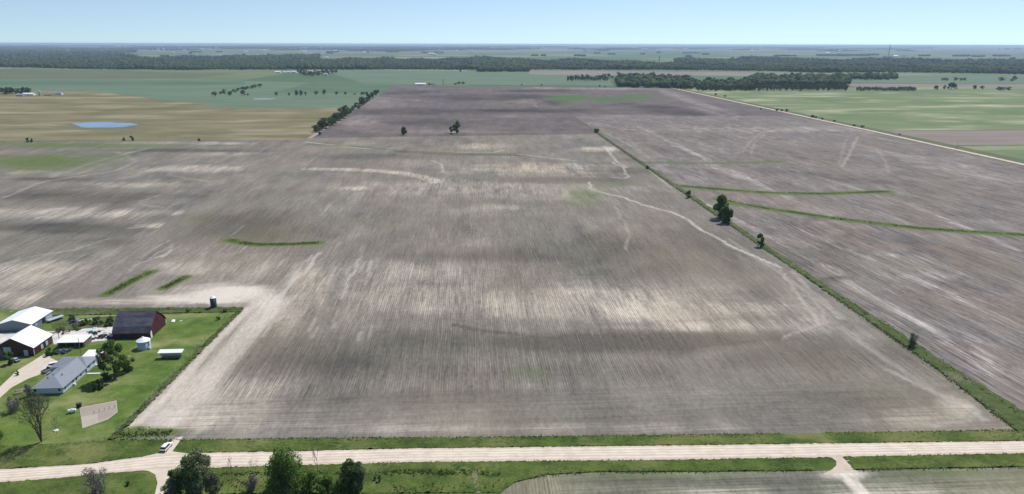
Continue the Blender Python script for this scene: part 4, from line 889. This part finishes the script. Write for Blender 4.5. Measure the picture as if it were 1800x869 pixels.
# ------------------------------------------------------------------ buildings
def gable(name, x0, x1, y0, y1, eave, peak, axis, wall, roof, label, oh=0.4, cat='barn', group=None, kink=None, th=0.18, gz=0.0, parts=True, loc=None):
    """gabled building; axis = ridge direction"""
    cx, cy = (x0+x1)/2, (y0+y1)/2
    root = empty(name, (cx, cy, gz)); tag(root, label, cat, group)
    a, b = (x1-x0)/2, (y1-y0)/2
    h2 = a if axis == 'y' else b; ln = b if axis == 'y' else a
    prof = [(-h2, 0), (h2, 0), (h2, eave)] + ([(h2*kink[0], eave + (peak-eave)*kink[1])] if kink else []) + [(0, peak)] + ([(-h2*kink[0], eave + (peak-eave)*kink[1])] if kink else []) + [(-h2, eave)]
    mb = MB(); (mb.prism_y if axis == 'y' else mb.prism_x)(prof, -ln, ln); mb.build('wall', wall, root)
    # roof slabs sit just proud of the wall prism
    rp = [(h2 + oh, eave - oh*(peak-eave)/h2)] + ([(h2*kink[0], eave + (peak-eave)*kink[1])] if kink else []) + [(0, peak)]
    mb = MB(); e = 0.03
    for sgn in (1, -1):
        for p, q in zip(rp[:-1], rp[1:]):
            P4 = [(sgn*p[0], p[1]+e), (sgn*q[0], q[1]+e), (sgn*q[0], q[1]+e+th), (sgn*p[0], p[1]+e+th)]
            (mb.prism_y if axis == 'y' else mb.prism_x)(P4 if sgn > 0 else P4[::-1], -ln-oh, ln+oh)
    mb.build('roof', roof, root)
    return root, a, b
def part(name, root, mat, *boxes):
    mb = MB()
    for b in boxes: mb.box(*b)
    return mb.build(name, MT[mat], root)

# white-roofed red barn
NR = S(61.4, 625.5); FRy = NR[1]; 
root, a, b = gable('red_barn', NR[0]-16.2, NR[0], NR[1], NR[1]+13.2, 3.7, 8.0, 'y', MT['red_ribs'], MT['rib_roof_y'], 'red barn with a bright white metal roof and pale sliding door at the left edge')
part('sliding_door', root, 'door', (-3.9, -0.9, -b-0.08, -b+0.02, 0.0, 4.1))
part('door', root, 'door', (4.0, 5.6, -b-0.07, -b+0.02, 0.0, 2.6))
part('corner_trim', root, 'white', (a-0.12, a+0.05, -b-0.05, -b+0.1, 0, 3.5))
for yy in (-1.8, 1.6): part('window', root, 'door', (a-0.02, a+0.06, yy, yy+1.5, 0.7, 2.6))
part('window', root, 'black', (a-0.02, a+0.06, -0.1, 1.3, 0.6, 2.4))
part('wall_panel', root, 'wood', (-7.6, -4.4, -b-0.05, -b+0.02, 0.0, 3.2))
# long grey shed with white roof behind it
p = S(58.5, 581)
root, a, b = gable('machine_shed', p[0]-15.0, p[0], p[1]-0.5, p[1]+15.5, 3.2, 5.4, 'y', MT['rib_wall'], MT['rib_roof_y'], 'long grey steel shed with white gable roof behind the red barn', cat='shed')
part('sliding_door', root, 'door', (a-0.02, a+0.08, 2.8, 7.4, 0.0, 2.8)); part('doorway', root, 'black', (a-0.02, a+0.06, -.4, 2.0, 0, 2.5))
part('window', root, 'door', (a-0.02, a+0.06, -5.5, -4.0, 1.2, 2.4))
# big dark-roofed barn
p = S(200.5, 596); q = S(264.5, 596)
root, a, b = gable('old_barn', p[0], q[0], (p[1]+q[1])/2, (p[1]+q[1])/2 + 16.2, 2.8, 9.9, 'x', MT['red_wall'], MT['barn_roof'], 'large old red barn with a wide dark shingle roof beside the grain bin', kink=(0.80, 0.30), oh=0.3)
part('white_door', root, 'white', (a-0.02, a+0.10, -b+0.1, -b+1.6, 0.0, 3.1)); part('rear_trim', root, 'white', (a-0.02, a+0.08, b-0.35, b+0.03, 0, 2.9))
part('door', root, 'black', (-a+3, -a+6.5, -b-0.06, -b+0.02, 0, 2.3)); part('window', root, 'black', (a-0.02, a+0.06, -0.5, 0.6, 5.2, 6.6))
mb = MB(); mb.box(-0.5, 0.5, -0.15, 0.15, 0, 0.25)
# house
def house():
    nr = S(112, 692.5); x1 = nr[0]; y0 = nr[1]; w_ = 10.6; Lm = 15.5; e = 2.65; pk = 5.0
    root = empty('house', (x1 - w_/2, y0, 0)); tag(root, 'single-storey pale blue house with grey hip roof by the drive', 'house')
    h = w_/2
    part('wall', root, 'blue_wall', (-h, h, 0, Lm, 0, e)); part('rear_wall', root, 'blue_wall', (-h-3.0, h-0.6, Lm+2.2, Lm+10.5, 0, e)); part('porch_wall', root, 'blue_wall', (-h+1, h-2.2, Lm, Lm+2.2, 0, e-.01))
    part('plinth', root, 'wood', (-h-.03, h+.03, -.03, Lm, 0, 0.3))
    o = 0.5; mb = MB()
    # main hip: front hip end, ridge north
    A = (-h-o, -o, e+.02); Bq = (h+o, -o, e+.02); Cq = (h+o, Lm+o, e+.02); Dq = (-h-o, Lm+o, e+.02); R1 = (0, h*0.95, pk); R2 = (0, Lm+5.5, pk)
    mb.add([A, Bq, R1, Cq, Dq, R2], [(0, 1, 2), (1, 3, 5, 2), (4, 0, 2, 5), (3, 4, 5)]); 
    mb.add([A, Bq, Cq, Dq, (A[0], A[1], e-.14), (Bq[0], Bq[1], e-.14), (Cq[0], Cq[1], e-.14), (Dq[0], Dq[1], e-.14)], [(4, 5, 6, 7), (0, 1, 5, 4), (1, 2, 6, 5), (2, 3, 7, 6), (3, 0, 4, 7)])
    mb.build('roof', MT['house_roof'], root)
    mb = MB(); xa, xb, ya, yb = -h-3.5, h-0.1, Lm+1.4, Lm+11.0; ym = (ya+yb)/2; p2 = pk - .25
    mb.add([(xa, ya, e+.04), (xb, ya, e+.04), (xb, yb, e+.04), (xa, yb, e+.04), (xa+4, ym, p2), (xb-3.4, ym, p2)], [(0, 1, 5, 4), (1, 2, 5), (2, 3, 4, 5), (3, 0, 4)])
    mb.box(xa, xb, ya, yb, e-.12, e+.035); mb.build('rear_roof', MT['house_roof'], root)
    for bx in [(-h+.3, -h+1.2), (h-1.7, h-.7)]:
        f = part('window', root, 'white', (bx[0]-.08, bx[1]+.08, -.06, .02, 1.15, 2.25)); part('pane', f, 'glass', (bx[0], bx[1], -.08, 0, 1.22, 2.18))
    for yy, z0, z1 in [(1.0, 1.3, 2.2), (6.2, 1.2, 2.2), (8.6, 1.0, 2.2), (11.8, 1.2, 2.2)]:
        f = part('window', root, 'white', (h-.02, h+.06, yy-.08, yy+1.08, z0-.07, z1+.07)); part('pane', f, 'glass', (h, h+.08, yy, yy+1.0, z0, z1))
    for yy in (Lm+3.4, Lm+7.2):
        f = part('window', root, 'white', (h-.62, h-.54, yy-.08, yy+1.08, 1.13, 2.27)); part('pane', f, 'glass', (h-.6, h-.52, yy, yy+1, 1.2, 2.2))
    part('door', root, 'white', (h-2.22, h-2.12, Lm+.6, Lm+1.6, 0, 2.1)); part('doorstep', root, 'white', (h+0.03, h+5.0, Lm+.3, Lm+1.1, 0, .12)); part('side_step', root, 'white', (h-.58, h+2.6, Lm+8.2, Lm+8.9, 0, .12))
    part('air_conditioner', root, 'white', (h+.1, h+.9, 6.2, 7.0, 0, .9))
    for (x, y) in ((-1.8, 4.0), (-1.2, 6.4), (1.8, 6.8)):
        mb = MB(); mb.tube((x, y, 3.6), (x, y, 5.0), .16, .16, 8); mb.build('roof_vent', MT['black'], root)
    m = MB(); m.tube((-2.0, 11.5, 4), (-2.0, 11.5, 7.2), .06, .05, 6); m.build('antenna', MT['galv'], root)
house()
def implement(px, py, rz, label):
    p = S(px, py); root = empty('farm_implement', (p[0], p[1], .07), rz); tag(root, label, 'farm implement', 'old implements round the yard')
    part('frame', root, 'rust', (-2.0, 2.0, -.1, .1, .6, .75), (-2.0, 2.0, 1.0, 1.2, .6, .75), (-.1, .1, -1.8, 1.0, .62, .73)); 
    for x in (-1.7, 1.7):
        m = MB(); m.tube((x, .5, .5), (x+.25, .5, .5), .5, .5, 12); m.build('wheel', MT['black'], root)
    for k in range(5): part('tine', root, 'dark', (-1.6+.8*k, -1.5+.8*k, .9, 1.3, .1, .62))
implement(95, 588, .4, 'rusty implement standing at the left end of the pale yard')
implement(118, 586, 1.2, 'rusty implement behind the white open shelter')
implement(148, 594, .1, 'rusty implement between the shelter and the scrap pieces')
implement(136, 572, .8, 'rusty implement in the rough grass behind the yard')
# small shed behind the house
p = S(174.5, 638)
root = empty('shed', (p[0], p[1], 0)); tag(root, 'small dark red shed with a white flat roof behind the blue house', 'shed')
part('wall', root, 'red_wall', (-6.2, 0, 0, 5.4, 0, 2.7)); mb = MB(); mb.slab([(-6.5, -.3, 2.72+.2), (.3, -.3, 2.72+.2), (.3, 5.7, 3.15+.2), (-6.5, 5.7, 3.15+.2)], .16); mb.build('roof', MT['white_roof'], root)
part('window', root, 'white', (-.02, .06, 1.0, 2.0, 1.1, 2.0)); mb = MB(); mb.slab([(-2.6, 3.2, 3.22), (-.5, 3.4, 3.24), (-.4, 4.6, 3.33), (-2.4, 4.3, 3.3)], .1); mb.build('roof_patch', MT['tank'], root)
# open shelter
p = S(101.5, 612)
root = empty('open_shelter', (p[0], p[1], 0)); tag(root, 'open-fronted shelter with a white roof between the red barn and the scrap yard', 'shelter')
mb = MB(); mb.slab([(-.3, -.4, 2.6), (11.3, -.4, 2.6), (11.5, 6.4, 3.2), (0.1, 6.4, 3.2)], .14); mb.build('roof', MT['white_roof'], root)
part('back_wall', root, 'wood', (.1, 11.0, 6.0, 6.15, 0, 2.95)); part('side_wall', root, 'wood', (.1, .25, .5, 5.98, 0, 2.3)); part('side_wall', root, 'wood', (10.85, 11.0, .5, 5.98, 0, 2.3))
for x in (0.2, 3.8, 7.4, 10.9): part('post', root, 'wood', (x-.1, x+.1, -.2, 0, 0, 2.43))
# grain bin
p = S(254, 612); root = empty('grain_bin', (p[0], p[1], 0)); tag(root, 'small round white grain bin in front of the dark-roofed barn', 'grain bin')
MB().lathe([(2.65, 0), (2.65, 3.6)], 32).build('wall', MT['bin'], root, True); MB().lathe([(2.85, 3.55), (2.8, 3.68), (0.45, 5.0), (0.4, 5.2), (0.02, 5.25)], 32).build('roof', MT['white_roof'], root)
part('ladder', root, 'white', (2.62, 2.8, -0.9, -.4, 0, 3.6)); part('fan_box', root, 'white', (2.3, 3.2, -1.6, -.9, 0, 1.0))
# dark tank
p = S(376, 541); root = empty('storage_silo', (p[0], p[1], 0)); tag(root, 'dark narrow upright silo with a white cap at the corner of the bare field', 'silo')
mb = MB(); mb.lathe([(1.35, 0.0), (1.42, 0.35), (1.42, 5.2)], 24); mb.build('body', MT['tank'], root, True)
mb = MB(); mb.lathe([(1.48, 5.15), (1.46, 5.3), (0.3, 6.2), (0.02, 6.25)], 24); mb.build('cap', MT['white_roof'], root); mb = MB(); mb.tube((1.5, -.2, 0), (1.5, -.2, 5.2), .06, .06, 5); mb.tube((1.5, .25, 0), (1.5, .25, 5.2), .06, .06, 5); mb.build('ladder', MT['galv'], root)
# livestock feeder
p = S(302, 628.5); root = empty('livestock_feeder', (p[0], p[1], 0)); tag(root, 'long livestock feeder with white top and brown trough right of the grain bin', 'feeder')
mb = MB(); mb.slab([(-4.9, -1.5, 2.75), (4.9, -1.5, 2.75), (4.9, 1.2, 3.2), (-4.9, 1.2, 3.2)], .18); mb.build('roof', MT['white_roof'], root)
mb = MB(); mb.hexa([(-3.6, -.6, 1.0), (3.9, -.6, 1.0), (3.9, .5, 1.0), (-3.6, .5, 1.0)], [(-4.6, -1.1, 2.55), (4.6, -1.1, 2.55), (4.6, 1.0, 2.9), (-4.6, 1.0, 2.9)]); mb.build('hopper', MT['galv'], root)
part('trough', root, 'rust', (-3.4, 3.7, -1.5, -.5, .5, 1.0)); part('skid', root, 'black', (-3.6, 3.8, -1.0, -.8, 0.02, .5)); part('skid', root, 'black', (-3.6, 3.8, .5, .7, .02, .98))
for x in (-4.0, -1.3, 1.4, 4.1): part('leg', root, 'galv', (x-.06, x+.06, -.75, -.63, .1, 2.4))

# ------------------------------------------------------------------ vehicles
def vehicle(kind, x, y, rz, paint, label, z=0.07):
    p = S(x, y); root = empty({'suv': 'parked_suv', 'pickup': 'pickup_truck', 'van': 'parked_van', 'car': 'parked_car'}[kind], (p[0], p[1], z), rz); tag(root, label, {'suv': 'SUV', 'pickup': 'pickup', 'van': 'van', 'car': 'car'}[kind])
    # profile along y (front +y), in (y,z)
    L_, W, sh, top = {'suv': (4.8, 1.9, 1.05, 1.75), 'pickup': (5.6, 1.95, 1.1, 1.85), 'van': (5.1, 1.95, 1.15, 1.9), 'car': (4.6, 1.8, .92, 1.42)}[kind]
    hl = L_/2; mb = MB()
    body = [(-hl, .38), (hl-.05, .38), (hl, .62), (hl-.05, sh*.82), (hl-1.2, sh*.98), (-hl+.05, sh)]
    mb.prism_x(body, -W/2, W/2); bo = mb.build('body', MT[paint], root)
    bv = bo.modifiers.new('bevel', 'BEVEL'); bv.width = .08; bv.segments = 2
    cab = {'suv': (-hl+.15, hl-1.3, -hl+.55, hl-2.0), 'pickup': (-.4, hl-1.35, -.2, hl-1.95), 'van': (-hl+.1, hl-1.0, -hl+.35, hl-1.9), 'car': (-hl+.6, hl-1.2, -hl+1.3, hl-2.0)}[kind]
    w1, w2 = W/2-.06, W/2-.26
    mb = MB(); mb.hexa([(-w1, cab[0], sh), (w1, cab[0], sh), (w1, cab[1], sh-.03), (-w1, cab[1], sh-.03)], [(-w2, cab[2], top-.08), (w2, cab[2], top-.08), (w2, cab[3], top-.08), (-w2, cab[3], top-.08)]); mb.build('windows', MT['glass'], root)
    mb = MB(); mb.hexa([(-w2-.03, cab[2]-.05, top-.079), (w2+.03, cab[2]-.05, top-.079), (w2+.03, cab[3]+.05, top-.079), (-w2-.03, cab[3]+.05, top-.079)], [(-w2+.05, cab[2]+.05, top), (w2-.05, cab[2]+.05, top), (w2-.05, cab[3]-.05, top), (-w2+.05, cab[3]-.05, top)]); mb.build('roof', MT[paint], root)
    if kind == 'pickup': part('bed', root, 'black', (-W/2+.15, W/2-.15, -hl+.15, -.55, sh-.3, sh+.012))
    for sy in (-hl+.9, hl-.95):
        for sx in (-1, 1):
            m = MB(); m.tube((sx*(W/2-.22), sy, .34), (sx*(W/2+.01), sy, .34), .34, .34, 16); wl = m.build('wheel', MT['black'], root)
            m = MB(); m.tube((sx*(W/2+.005), sy, .34), (sx*(W/2+.03), sy, .34), .2, .18, 12); m.build('rim', MT['galv'], wl)
    part('bumper', root, 'black', (-W/2+.05, W/2-.05, -hl-.07, -hl+.02, .35, .62))
    for sx in (-1, 1):
        part('taillight', root, 'lamp', (sx*W/2-.14*(sx > 0)-.02*(sx < 0)*0, sx*W/2+.14*(sx < 0), -hl-.04, -hl+.05, .78, sh-.04)); part('headlight', root, 'white', (min(sx*.55, sx*.85), max(sx*.55, sx*.85), hl-.08, hl+.015, .62, .78))
    return root
vehicle('suv', 293, 789, R(-6), 'white', 'white SUV parked on the field entrance beside the gravel road', 0.09)
vehicle('pickup', 87, 652, R(-22), 'silverpaint', 'silver-blue pickup truck parked on the drive left of the house')
vehicle('van', 99, 644, R(-58), 'white', 'white van parked on the drive behind the pickup truck')
vehicle('car', 112, 645, R(-50), 'white', 'small white car parked close to the house wall')
vehicle('car', 107, 619.5, R(-20), 'darkpaint', 'dark car parked before the white shelter, left one of two', 0.03)
vehicle('car', 118, 619, R(-20), 'darkpaint', 'dark car parked before the white shelter, right one of two', 0.03)
vehicle('car', 27, 635, R(60), 'silverpaint', 'silver car parked beside the red barn at the left edge', 0.03)

# ------------------------------------------------------------------ small yard things
def blobmesh(name, px, py, sx, sy, sz, mat, label, cat, group=None, seed=0, n=5):
    p = S(px, py); r = random.Random(seed); root = None; mb = MB()
    for i in range(n):
        cx, cy = r.uniform(-.5, .5)*sx, r.uniform(-.5, .5)*sy; a = r.uniform(.25, .5)*sx; b_ = r.uniform(.25, .5)*sy; h = r.uniform(.4, 1)*sz; s_ = r.uniform(.5, .9)
        o1, o2 = r.uniform(-.2, .2)*sx, r.uniform(-.2, .2)*sy
        mb.hexa([(cx-a, cy-b_*.8, 0), (cx+a*.8, cy-b_, 0), (cx+a, cy+b_*.9, 0), (cx-a*.9, cy+b_, 0)], [(cx-a*s_+o1, cy-b_*s_+o2, h), (cx+a*s_+o1, cy-b_*s_+o2, h*.8), (cx+a*s_+o1, cy+b_*s_+o2, h*.9), (cx-a*s_+o1, cy+b_*s_+o2, h*.6)])
    o = mb.build(name, MT[mat], None); o.location = (p[0], p[1], 0.06); o.rotation_euler = (0, 0, r.uniform(0, 6)); return tag(o, label, cat, group)
sr = random.Random(5)
for k in range(30):
    x = 156 + 42*(k/30) + sr.uniform(-2, 2); y = 590 + sr.uniform(-6, 8)
    if x > 188 and y < 588: y += 8
    blobmesh('scrap', x, y, sr.uniform(.7, 1.8), sr.uniform(.6, 1.4), sr.uniform(.4, 1.2), 'dark', 'dark piece of scrap strewn on the pale rubble yard left of the old barn', 'scrap', 'dark scrap pieces on the pale yard', 100+k, 3)
for k in range(16):
    x = 160 + 36*sr.random(); y = 577 + 20*sr.random()
    blobmesh('rubble_block', x, y, sr.uniform(.6, 1.4), sr.uniform(.5, 1.2), sr.uniform(.3, .8), 'white', 'white block of rubble lying on the pale yard left of the old barn', 'rubble', 'white rubble blocks on the pale yard', 140+k, 3)
blobmesh('tarpaulin', 165.5, 580, 4.5, 2.2, .7, 'teal', 'pale teal tarpaulin heap at the back of the rubble yard', 'tarpaulin', None, 31, 3)
for k, (x, y) in enumerate([(126, 569), (131, 567), (137, 564), (129, 565), (136, 569), (141, 566)]):
    blobmesh('scrap', x, y, 1.8, 1.4, 1.2, ['dark', 'dark', 'galv'][k % 3], 'piece of scrap metal on the rough grass between the grey shed and the barn', 'scrap', 'scrap metal on the rough grass', 180+k, 4)
blobmesh('white_box', 156.5, 562.5, 1.4, 1.0, 1.0, 'white', 'small white box in the scrub behind the rubble yard', 'box', None, 32, 2)
blobmesh('rubble_block', 305, 565, 2.6, 1.6, .4, 'white', 'pale concrete rubble on the grass at the right end of the old barn', 'rubble', None, 33, 5)
blobmesh('rubble_block', 318, 564.5, 1.4, .7, .25, 'white', 'small pale slab lying farther right of the barn rubble', 'rubble', None, 34, 2)
blobmesh('stone', 226, 627.5, 1.8, .9, .3, 'garden', 'pale flat stone on the lawn right of the ragged tree', 'stone', None, 35, 2)
blobmesh('rubble_block', 102, 757, 1.4, .9, .4, 'white', 'pale lump beside the thin leaning bare tree', 'rubble', None, 36, 3)
blobmesh('cut_branches', 38, 689, 3.2, 2.4, .7, 'wood', 'heap of pale cut branches on the lawn below the drive', 'branches', None, 37, 6)
# flat trailer by the grey shed
p = S(98, 563); root = empty('flat_trailer', (p[0], p[1], .05), R(-30)); tag(root, 'pale flat trailer standing beside the long grey shed', 'trailer')
part('bed', root, 'galv', (-1.3, 1.3, -3.6, 3.6, .9, 1.15)); part('drawbar', root, 'black', (-.08, .08, -5.2, -3.6, .75, .9)); part('wheel', root, 'black', (-1.5, -1.2, -.9, .9, 0, .85)); part('wheel', root, 'black', (1.2, 1.5, -.9, .9, 0, .85))
# white tank and dark bin near the garden
p = S(127, 726); root = empty('gas_tank', (p[0], p[1], .03), R(20)); tag(root, 'white gas tank lying on the lawn left of the garden plot', 'gas tank')
MB_ = MB(); MB_.tube((-1.1, 0, .95), (1.1, 0, .95), .55, .55, 20); MB_.tube((-1.35, 0, .95), (-1.1, 0, .95), .3, .55, 20); MB_.tube((1.1, 0, .95), (1.35, 0, .95), .55, .3, 20); MB_.build('body', MT['white'], root, False)
part('support', root, 'black', (-.8, -.6, -.4, .4, 0, .5)); part('support', root, 'black', (.6, .8, -.4, .4, 0, .5)); part('valve_dome', root, 'white', (-.2, .2, -.2, .2, 1.48, 1.68))
p = S(139.5, 716); root = empty('dark_bin', (p[0], p[1], .03), R(10)); tag(root, 'black box-shaped bin at the corner of the garden plot', 'bin')
mb = MB(); mb.hexa([(-.6, -.5, 0), (.6, -.5, 0), (.6, .5, 0), (-.6, .5, 0)], [(-.75, -.65, 1.4), (.75, -.65, 1.4), (.75, .65, 1.4), (-.75, .65, 1.4)]); mb.build('body', MT['black'], root); part('lid', root, 'tank', (-.8, .8, -.7, .7, 1.405, 1.52))
# garden stakes
for k in range(5):
    p = S(166 + 9*k, 727.5 - 2.6*k); o = part('garden_stake', None, 'wood', (p[0]-.05, p[0]+.05, p[1]-.05, p[1]+.05, 0.06, 1.3)); tag(o, 'short wooden stake in the row across the garden plot', 'stake', 'stakes in the garden')
# poles
def pole(px, py, h, label, cross=True, r=.15):
    p = S(px, py); root = empty('utility_pole', (p[0], p[1], 0)); tag(root, label, 'utility pole', None)
    m = MB(); m.tube((0, 0, -.2), (0, 0, h), r, r*.65, 8); m.build('pole', MT['wood'], root)
    if cross:
        part('crossarm', root, 'wood', (-1.1, 1.1, .17, .29, h-1.0, h-.82))
        for x in (-.9, .9): part('insulator', root, 'white', (x-.06, x+.06, .17, .29, h-.819, h-.6))
pole(143.5, 628, 8.5, 'wooden utility pole behind the blue house by the white shed', False)
pole(104, 595, 5.0, 'short brown pole at the back edge of the white shelter', False)
for x, y, lb in [(1440, 213, 'wooden pole beside the north-running road, farthest of three'), (1611, 163, 'wooden pole at the edge of the far broken tree row'), (1681, 263, 'wooden pole beside the north-running road, nearest of the row')]:
    pole(x, y, 9, lb)
# farm fences
def fence(name, P0, P1, n, label, h=1.2, rails=2, mat='wood'):
    root = empty(name, (P0[0], P0[1], 0)); tag(root, label, 'fence'); d = (P1 - P0)
    for i in range(n+1):
        q = d*i/n; part('post', root, mat, (q[0]-.06, q[0]+.06, q[1]-.06, q[1]+.06, 0, h))
    for k in range(rails):
        m = MB(); z = h*(k+1)/(rails+.4); m.tube((0, 0, z), (d[0], d[1], z), .012, .012, 4); m.build('wire', MT['galv'], root)
fence('wire_fence', S(205, 762), S(400, 553), 26, 'wire fence with wooden posts between the lawn and the bare field', 1.2)
fence('wire_fence', S(90, 786), S(185, 774), 9, 'short wire fence along the bottom of the lawn above the road', 1.0)
fence('wire_fence', S(344, 537), S(361, 536), 6, 'short post fence left of the dark silo', 1.3)
# electricity: service boxes in the garden by the road
polysheet('path', [S(828, 829), S(838, 829), S(844, 869), S(837, 869)], 'dirt', 0.24)

# ------------------------------------------------------------------ far farmsteads
def far_build(x, y, wpx, hpx, label, cat='farm building', roof='white_roof', wall='white', depth=None, group='far farm buildings', kind='gable'):
    g0 = S(x, y); zc = np.array([g0[0], g0[1], -CAM_H]) @ _f; w_ = wpx*zc/FPX; h = max(2.5, hpx*zc/FPX)
    d = depth or max(8, min(w_*.5, 25))
    root, a, b = gable('farm_building', g0[0]-w_/2, g0[0]+w_/2, g0[1], g0[1]+d, h*.6, h, 'x', MT[wall], MT[roof], label, cat=cat, group=group)
    part('door', root, 'galv', (-w_*.1, w_*.1, -b-.15, -b+.05, 0, h*.45))
for x, y, w_, h, rf, wl, lb in [
    (49, 168, 18, 4, 'white_roof', 'white', 'long white shed of the far left farm'), (34, 169.5, 11, 4, 'grey_wall', 'grey_wall', 'low grey shed left of the long white shed at the far left farm'), (103, 167, 10, 5, 'grey_wall', 'white', 'grey shed standing apart at the right of the far left farm'),
    (83, 168.5, 10, 1.6, 'rust', 'rust', 'low rust-coloured shed right of the far silo'),
    (488, 128.5, 10, 3, 'white_roof', 'white', 'leftmost white shed of the far central farmstead'), (500, 128.5, 5, 2.6, 'white_roof', 'white', 'small white shed second from left in the far central farmstead'), (507, 128.5, 6, 3, 'white_roof', 'white', 'small white shed third from left in the far central farmstead'),
    (516, 129, 8, 4, 'white_roof', 'white', 'taller white shed beside the trees of the far central farmstead'), (572, 133, 8, 4, 'galv', 'white', 'pale farmhouse among the trees right of the far central farmstead'), (576, 131, 5, 5, 'red_wall', 'wood', 'brown shed behind the pale farmhouse'),
    (739, 150.5, 18, 4, 'white_roof', 'white', 'long pale shed on the far edge of the dark ploughed field'), (763, 151, 6, 2.5, 'wood', 'white', 'low brown-roofed hut right of the long pale shed'),
    (900, 123.5, 10, 6, 'rust', 'wood', 'tan farmhouse set into the forest belt edge'), (758, 97, 10, 4, 'white_roof', 'white', 'pale sheds of the farm beyond the central forest, left'), (764, 98, 6, 4, 'white_roof', 'white', 'pale shed of the farm beyond the central forest, right'),
    (640, 94, 6, 3, 'white_roof', 'white', 'white barn far beyond the central forest, left of a pair'), (647, 94, 6, 3, 'red_wall', 'white', 'white barn far beyond the central forest, right of a pair'), (574, 102, 6, 2, 'white_roof', 'white', 'white shed just above the central forest'),
    (829, 92, 5, 4, 'white_roof', 'white', 'lone white building on the plain right of centre'), (190, 90, 10, 3, 'brown', 'east', 'cream building among the far left woods'), (355, 88, 5, 3, 'white_roof', 'white', 'white barn near the horizon left of centre'),
    (1633, 93, 5, 4, 'white_roof', 'white', 'lone white building on the far right plain'), (1455, 95, 7, 3, 'white_roof', 'white', 'pale barn beyond the right forest, beside a tree belt'), (1475, 95, 4, 2.5, 'white_roof', 'brown', 'small pale barn right of the tree-belt barn'),
    (1575, 100, 8, 2.5, 'white_roof', 'white', 'low white shed above the right forest'), (1590, 100, 8, 2.5, 'red_wall', 'white', 'low red-roofed shed above the right forest'), (1783, 90, 5, 3, 'white_roof', 'white', 'white barn near the horizon at the right edge'), (1762, 88, 4, 3, 'white_roof', 'white', 'tiny white barn near the horizon left of the edge barn'),
    (865, 86, 7, 2.5, 'white_roof', 'white', 'white barns near the horizon at centre'), (900, 87, 8, 2, 'white_roof', 'brown', 'pale barn near the horizon right of centre'), (1028, 91, 8, 2.5, 'brown', 'white', 'brownish farm building near the horizon, right of centre'),
    (1135, 89, 9, 3, 'white_roof', 'brown', 'pale farm building near the horizon below a tree belt'), (1205, 88, 8, 2, 'white_roof', 'brown', 'faint pale building near the horizon'), (388, 99, 4, 2, 'white_roof', 'white', 'tiny white house at the edge of the left forest'), (432, 92, 5, 2, 'white_roof', 'white', 'small white house on the plain left of centre'),
    (305, 94, 4, 2.5, 'white_roof', 'white', 'tiny white barn above the left forest'), (465, 90, 6, 2, 'white_roof', 'white', 'pale low building near the horizon left of centre')]:
    far_build(x, y, w_, h, lb, roof=rf, wall=wl)
hr = random.Random(77)
for k in range(34):
    far_build(hr.uniform(20, 1780), 83.5 + 8.5*hr.random(), hr.uniform(2.5, 6), hr.uniform(1.6, 3), 'tiny pale farm building on the plain near the horizon', group='tiny farm buildings near the horizon', roof='white_roof', wall=hr.choice(['white', 'brown', 'white']))
def mast(x, y, hpx, r, label, cat, mat='galv', kind='silo'):
    g0 = S(x, y); zc = np.array([g0[0], g0[1], -CAM_H]) @ _f; h = hpx*zc/FPX
    o = MB().lathe([(r, 0), (r, h*.9), (r*.5, h), (0.02, h*1.01)], 12).build('silo' if kind == 'silo' else 'mast', MT[mat], None); o.location = (g0[0], g0[1], 0); tag(o, label, cat)
mast(70.5, 169, 9, 2.6, 'tall grey silo at the far left farm', 'silo')
mast(527, 130, 8, 3.5, 'pale silo beside the taller white shed of the far central farmstead', 'silo')
mast(773, 96, 9, 8, 'pale elevator tower of the farm beyond the central forest', 'grain elevator', 'white')
mast(1561, 104, 25, 2.5, 'tall dark mast rising above the horizon at right', 'mast', 'tank', 'mast')
mast(779, 149, 9, 1.0, 'thin dark pole on the far edge of the dark ploughed field', 'pole', 'wood', 'mast')
mast(1159, 108, 9, 3, 'dark thin mast above the central forest belt', 'mast', 'tank', 'mast')

# ------------------------------------------------------------------ haze
g = bpy.data.materials.new('haze'); g.use_nodes = True; t = g.node_tree
for n in list(t.nodes):
    if n.type == 'BSDF_PRINCIPLED': t.nodes.remove(n)
pv = t.nodes.new('ShaderNodeVolumePrincipled'); pv.inputs['Color'].default_value = (0.62, 0.80, 1.0, 1); pv.inputs['Density'].default_value = 0.000045; pv.inputs['Anisotropy'].default_value = 0.2
t.links.new(pv.outputs[0], t.nodes['Material Output'].inputs['Volume'])
mb = MB(); mb.box(-61000, 61000, -61000, 61000, -2.0, 131); o = mb.build('haze', g); tag(o, kind='stuff', label='pale blue summer haze over the far plain', cat='haze')
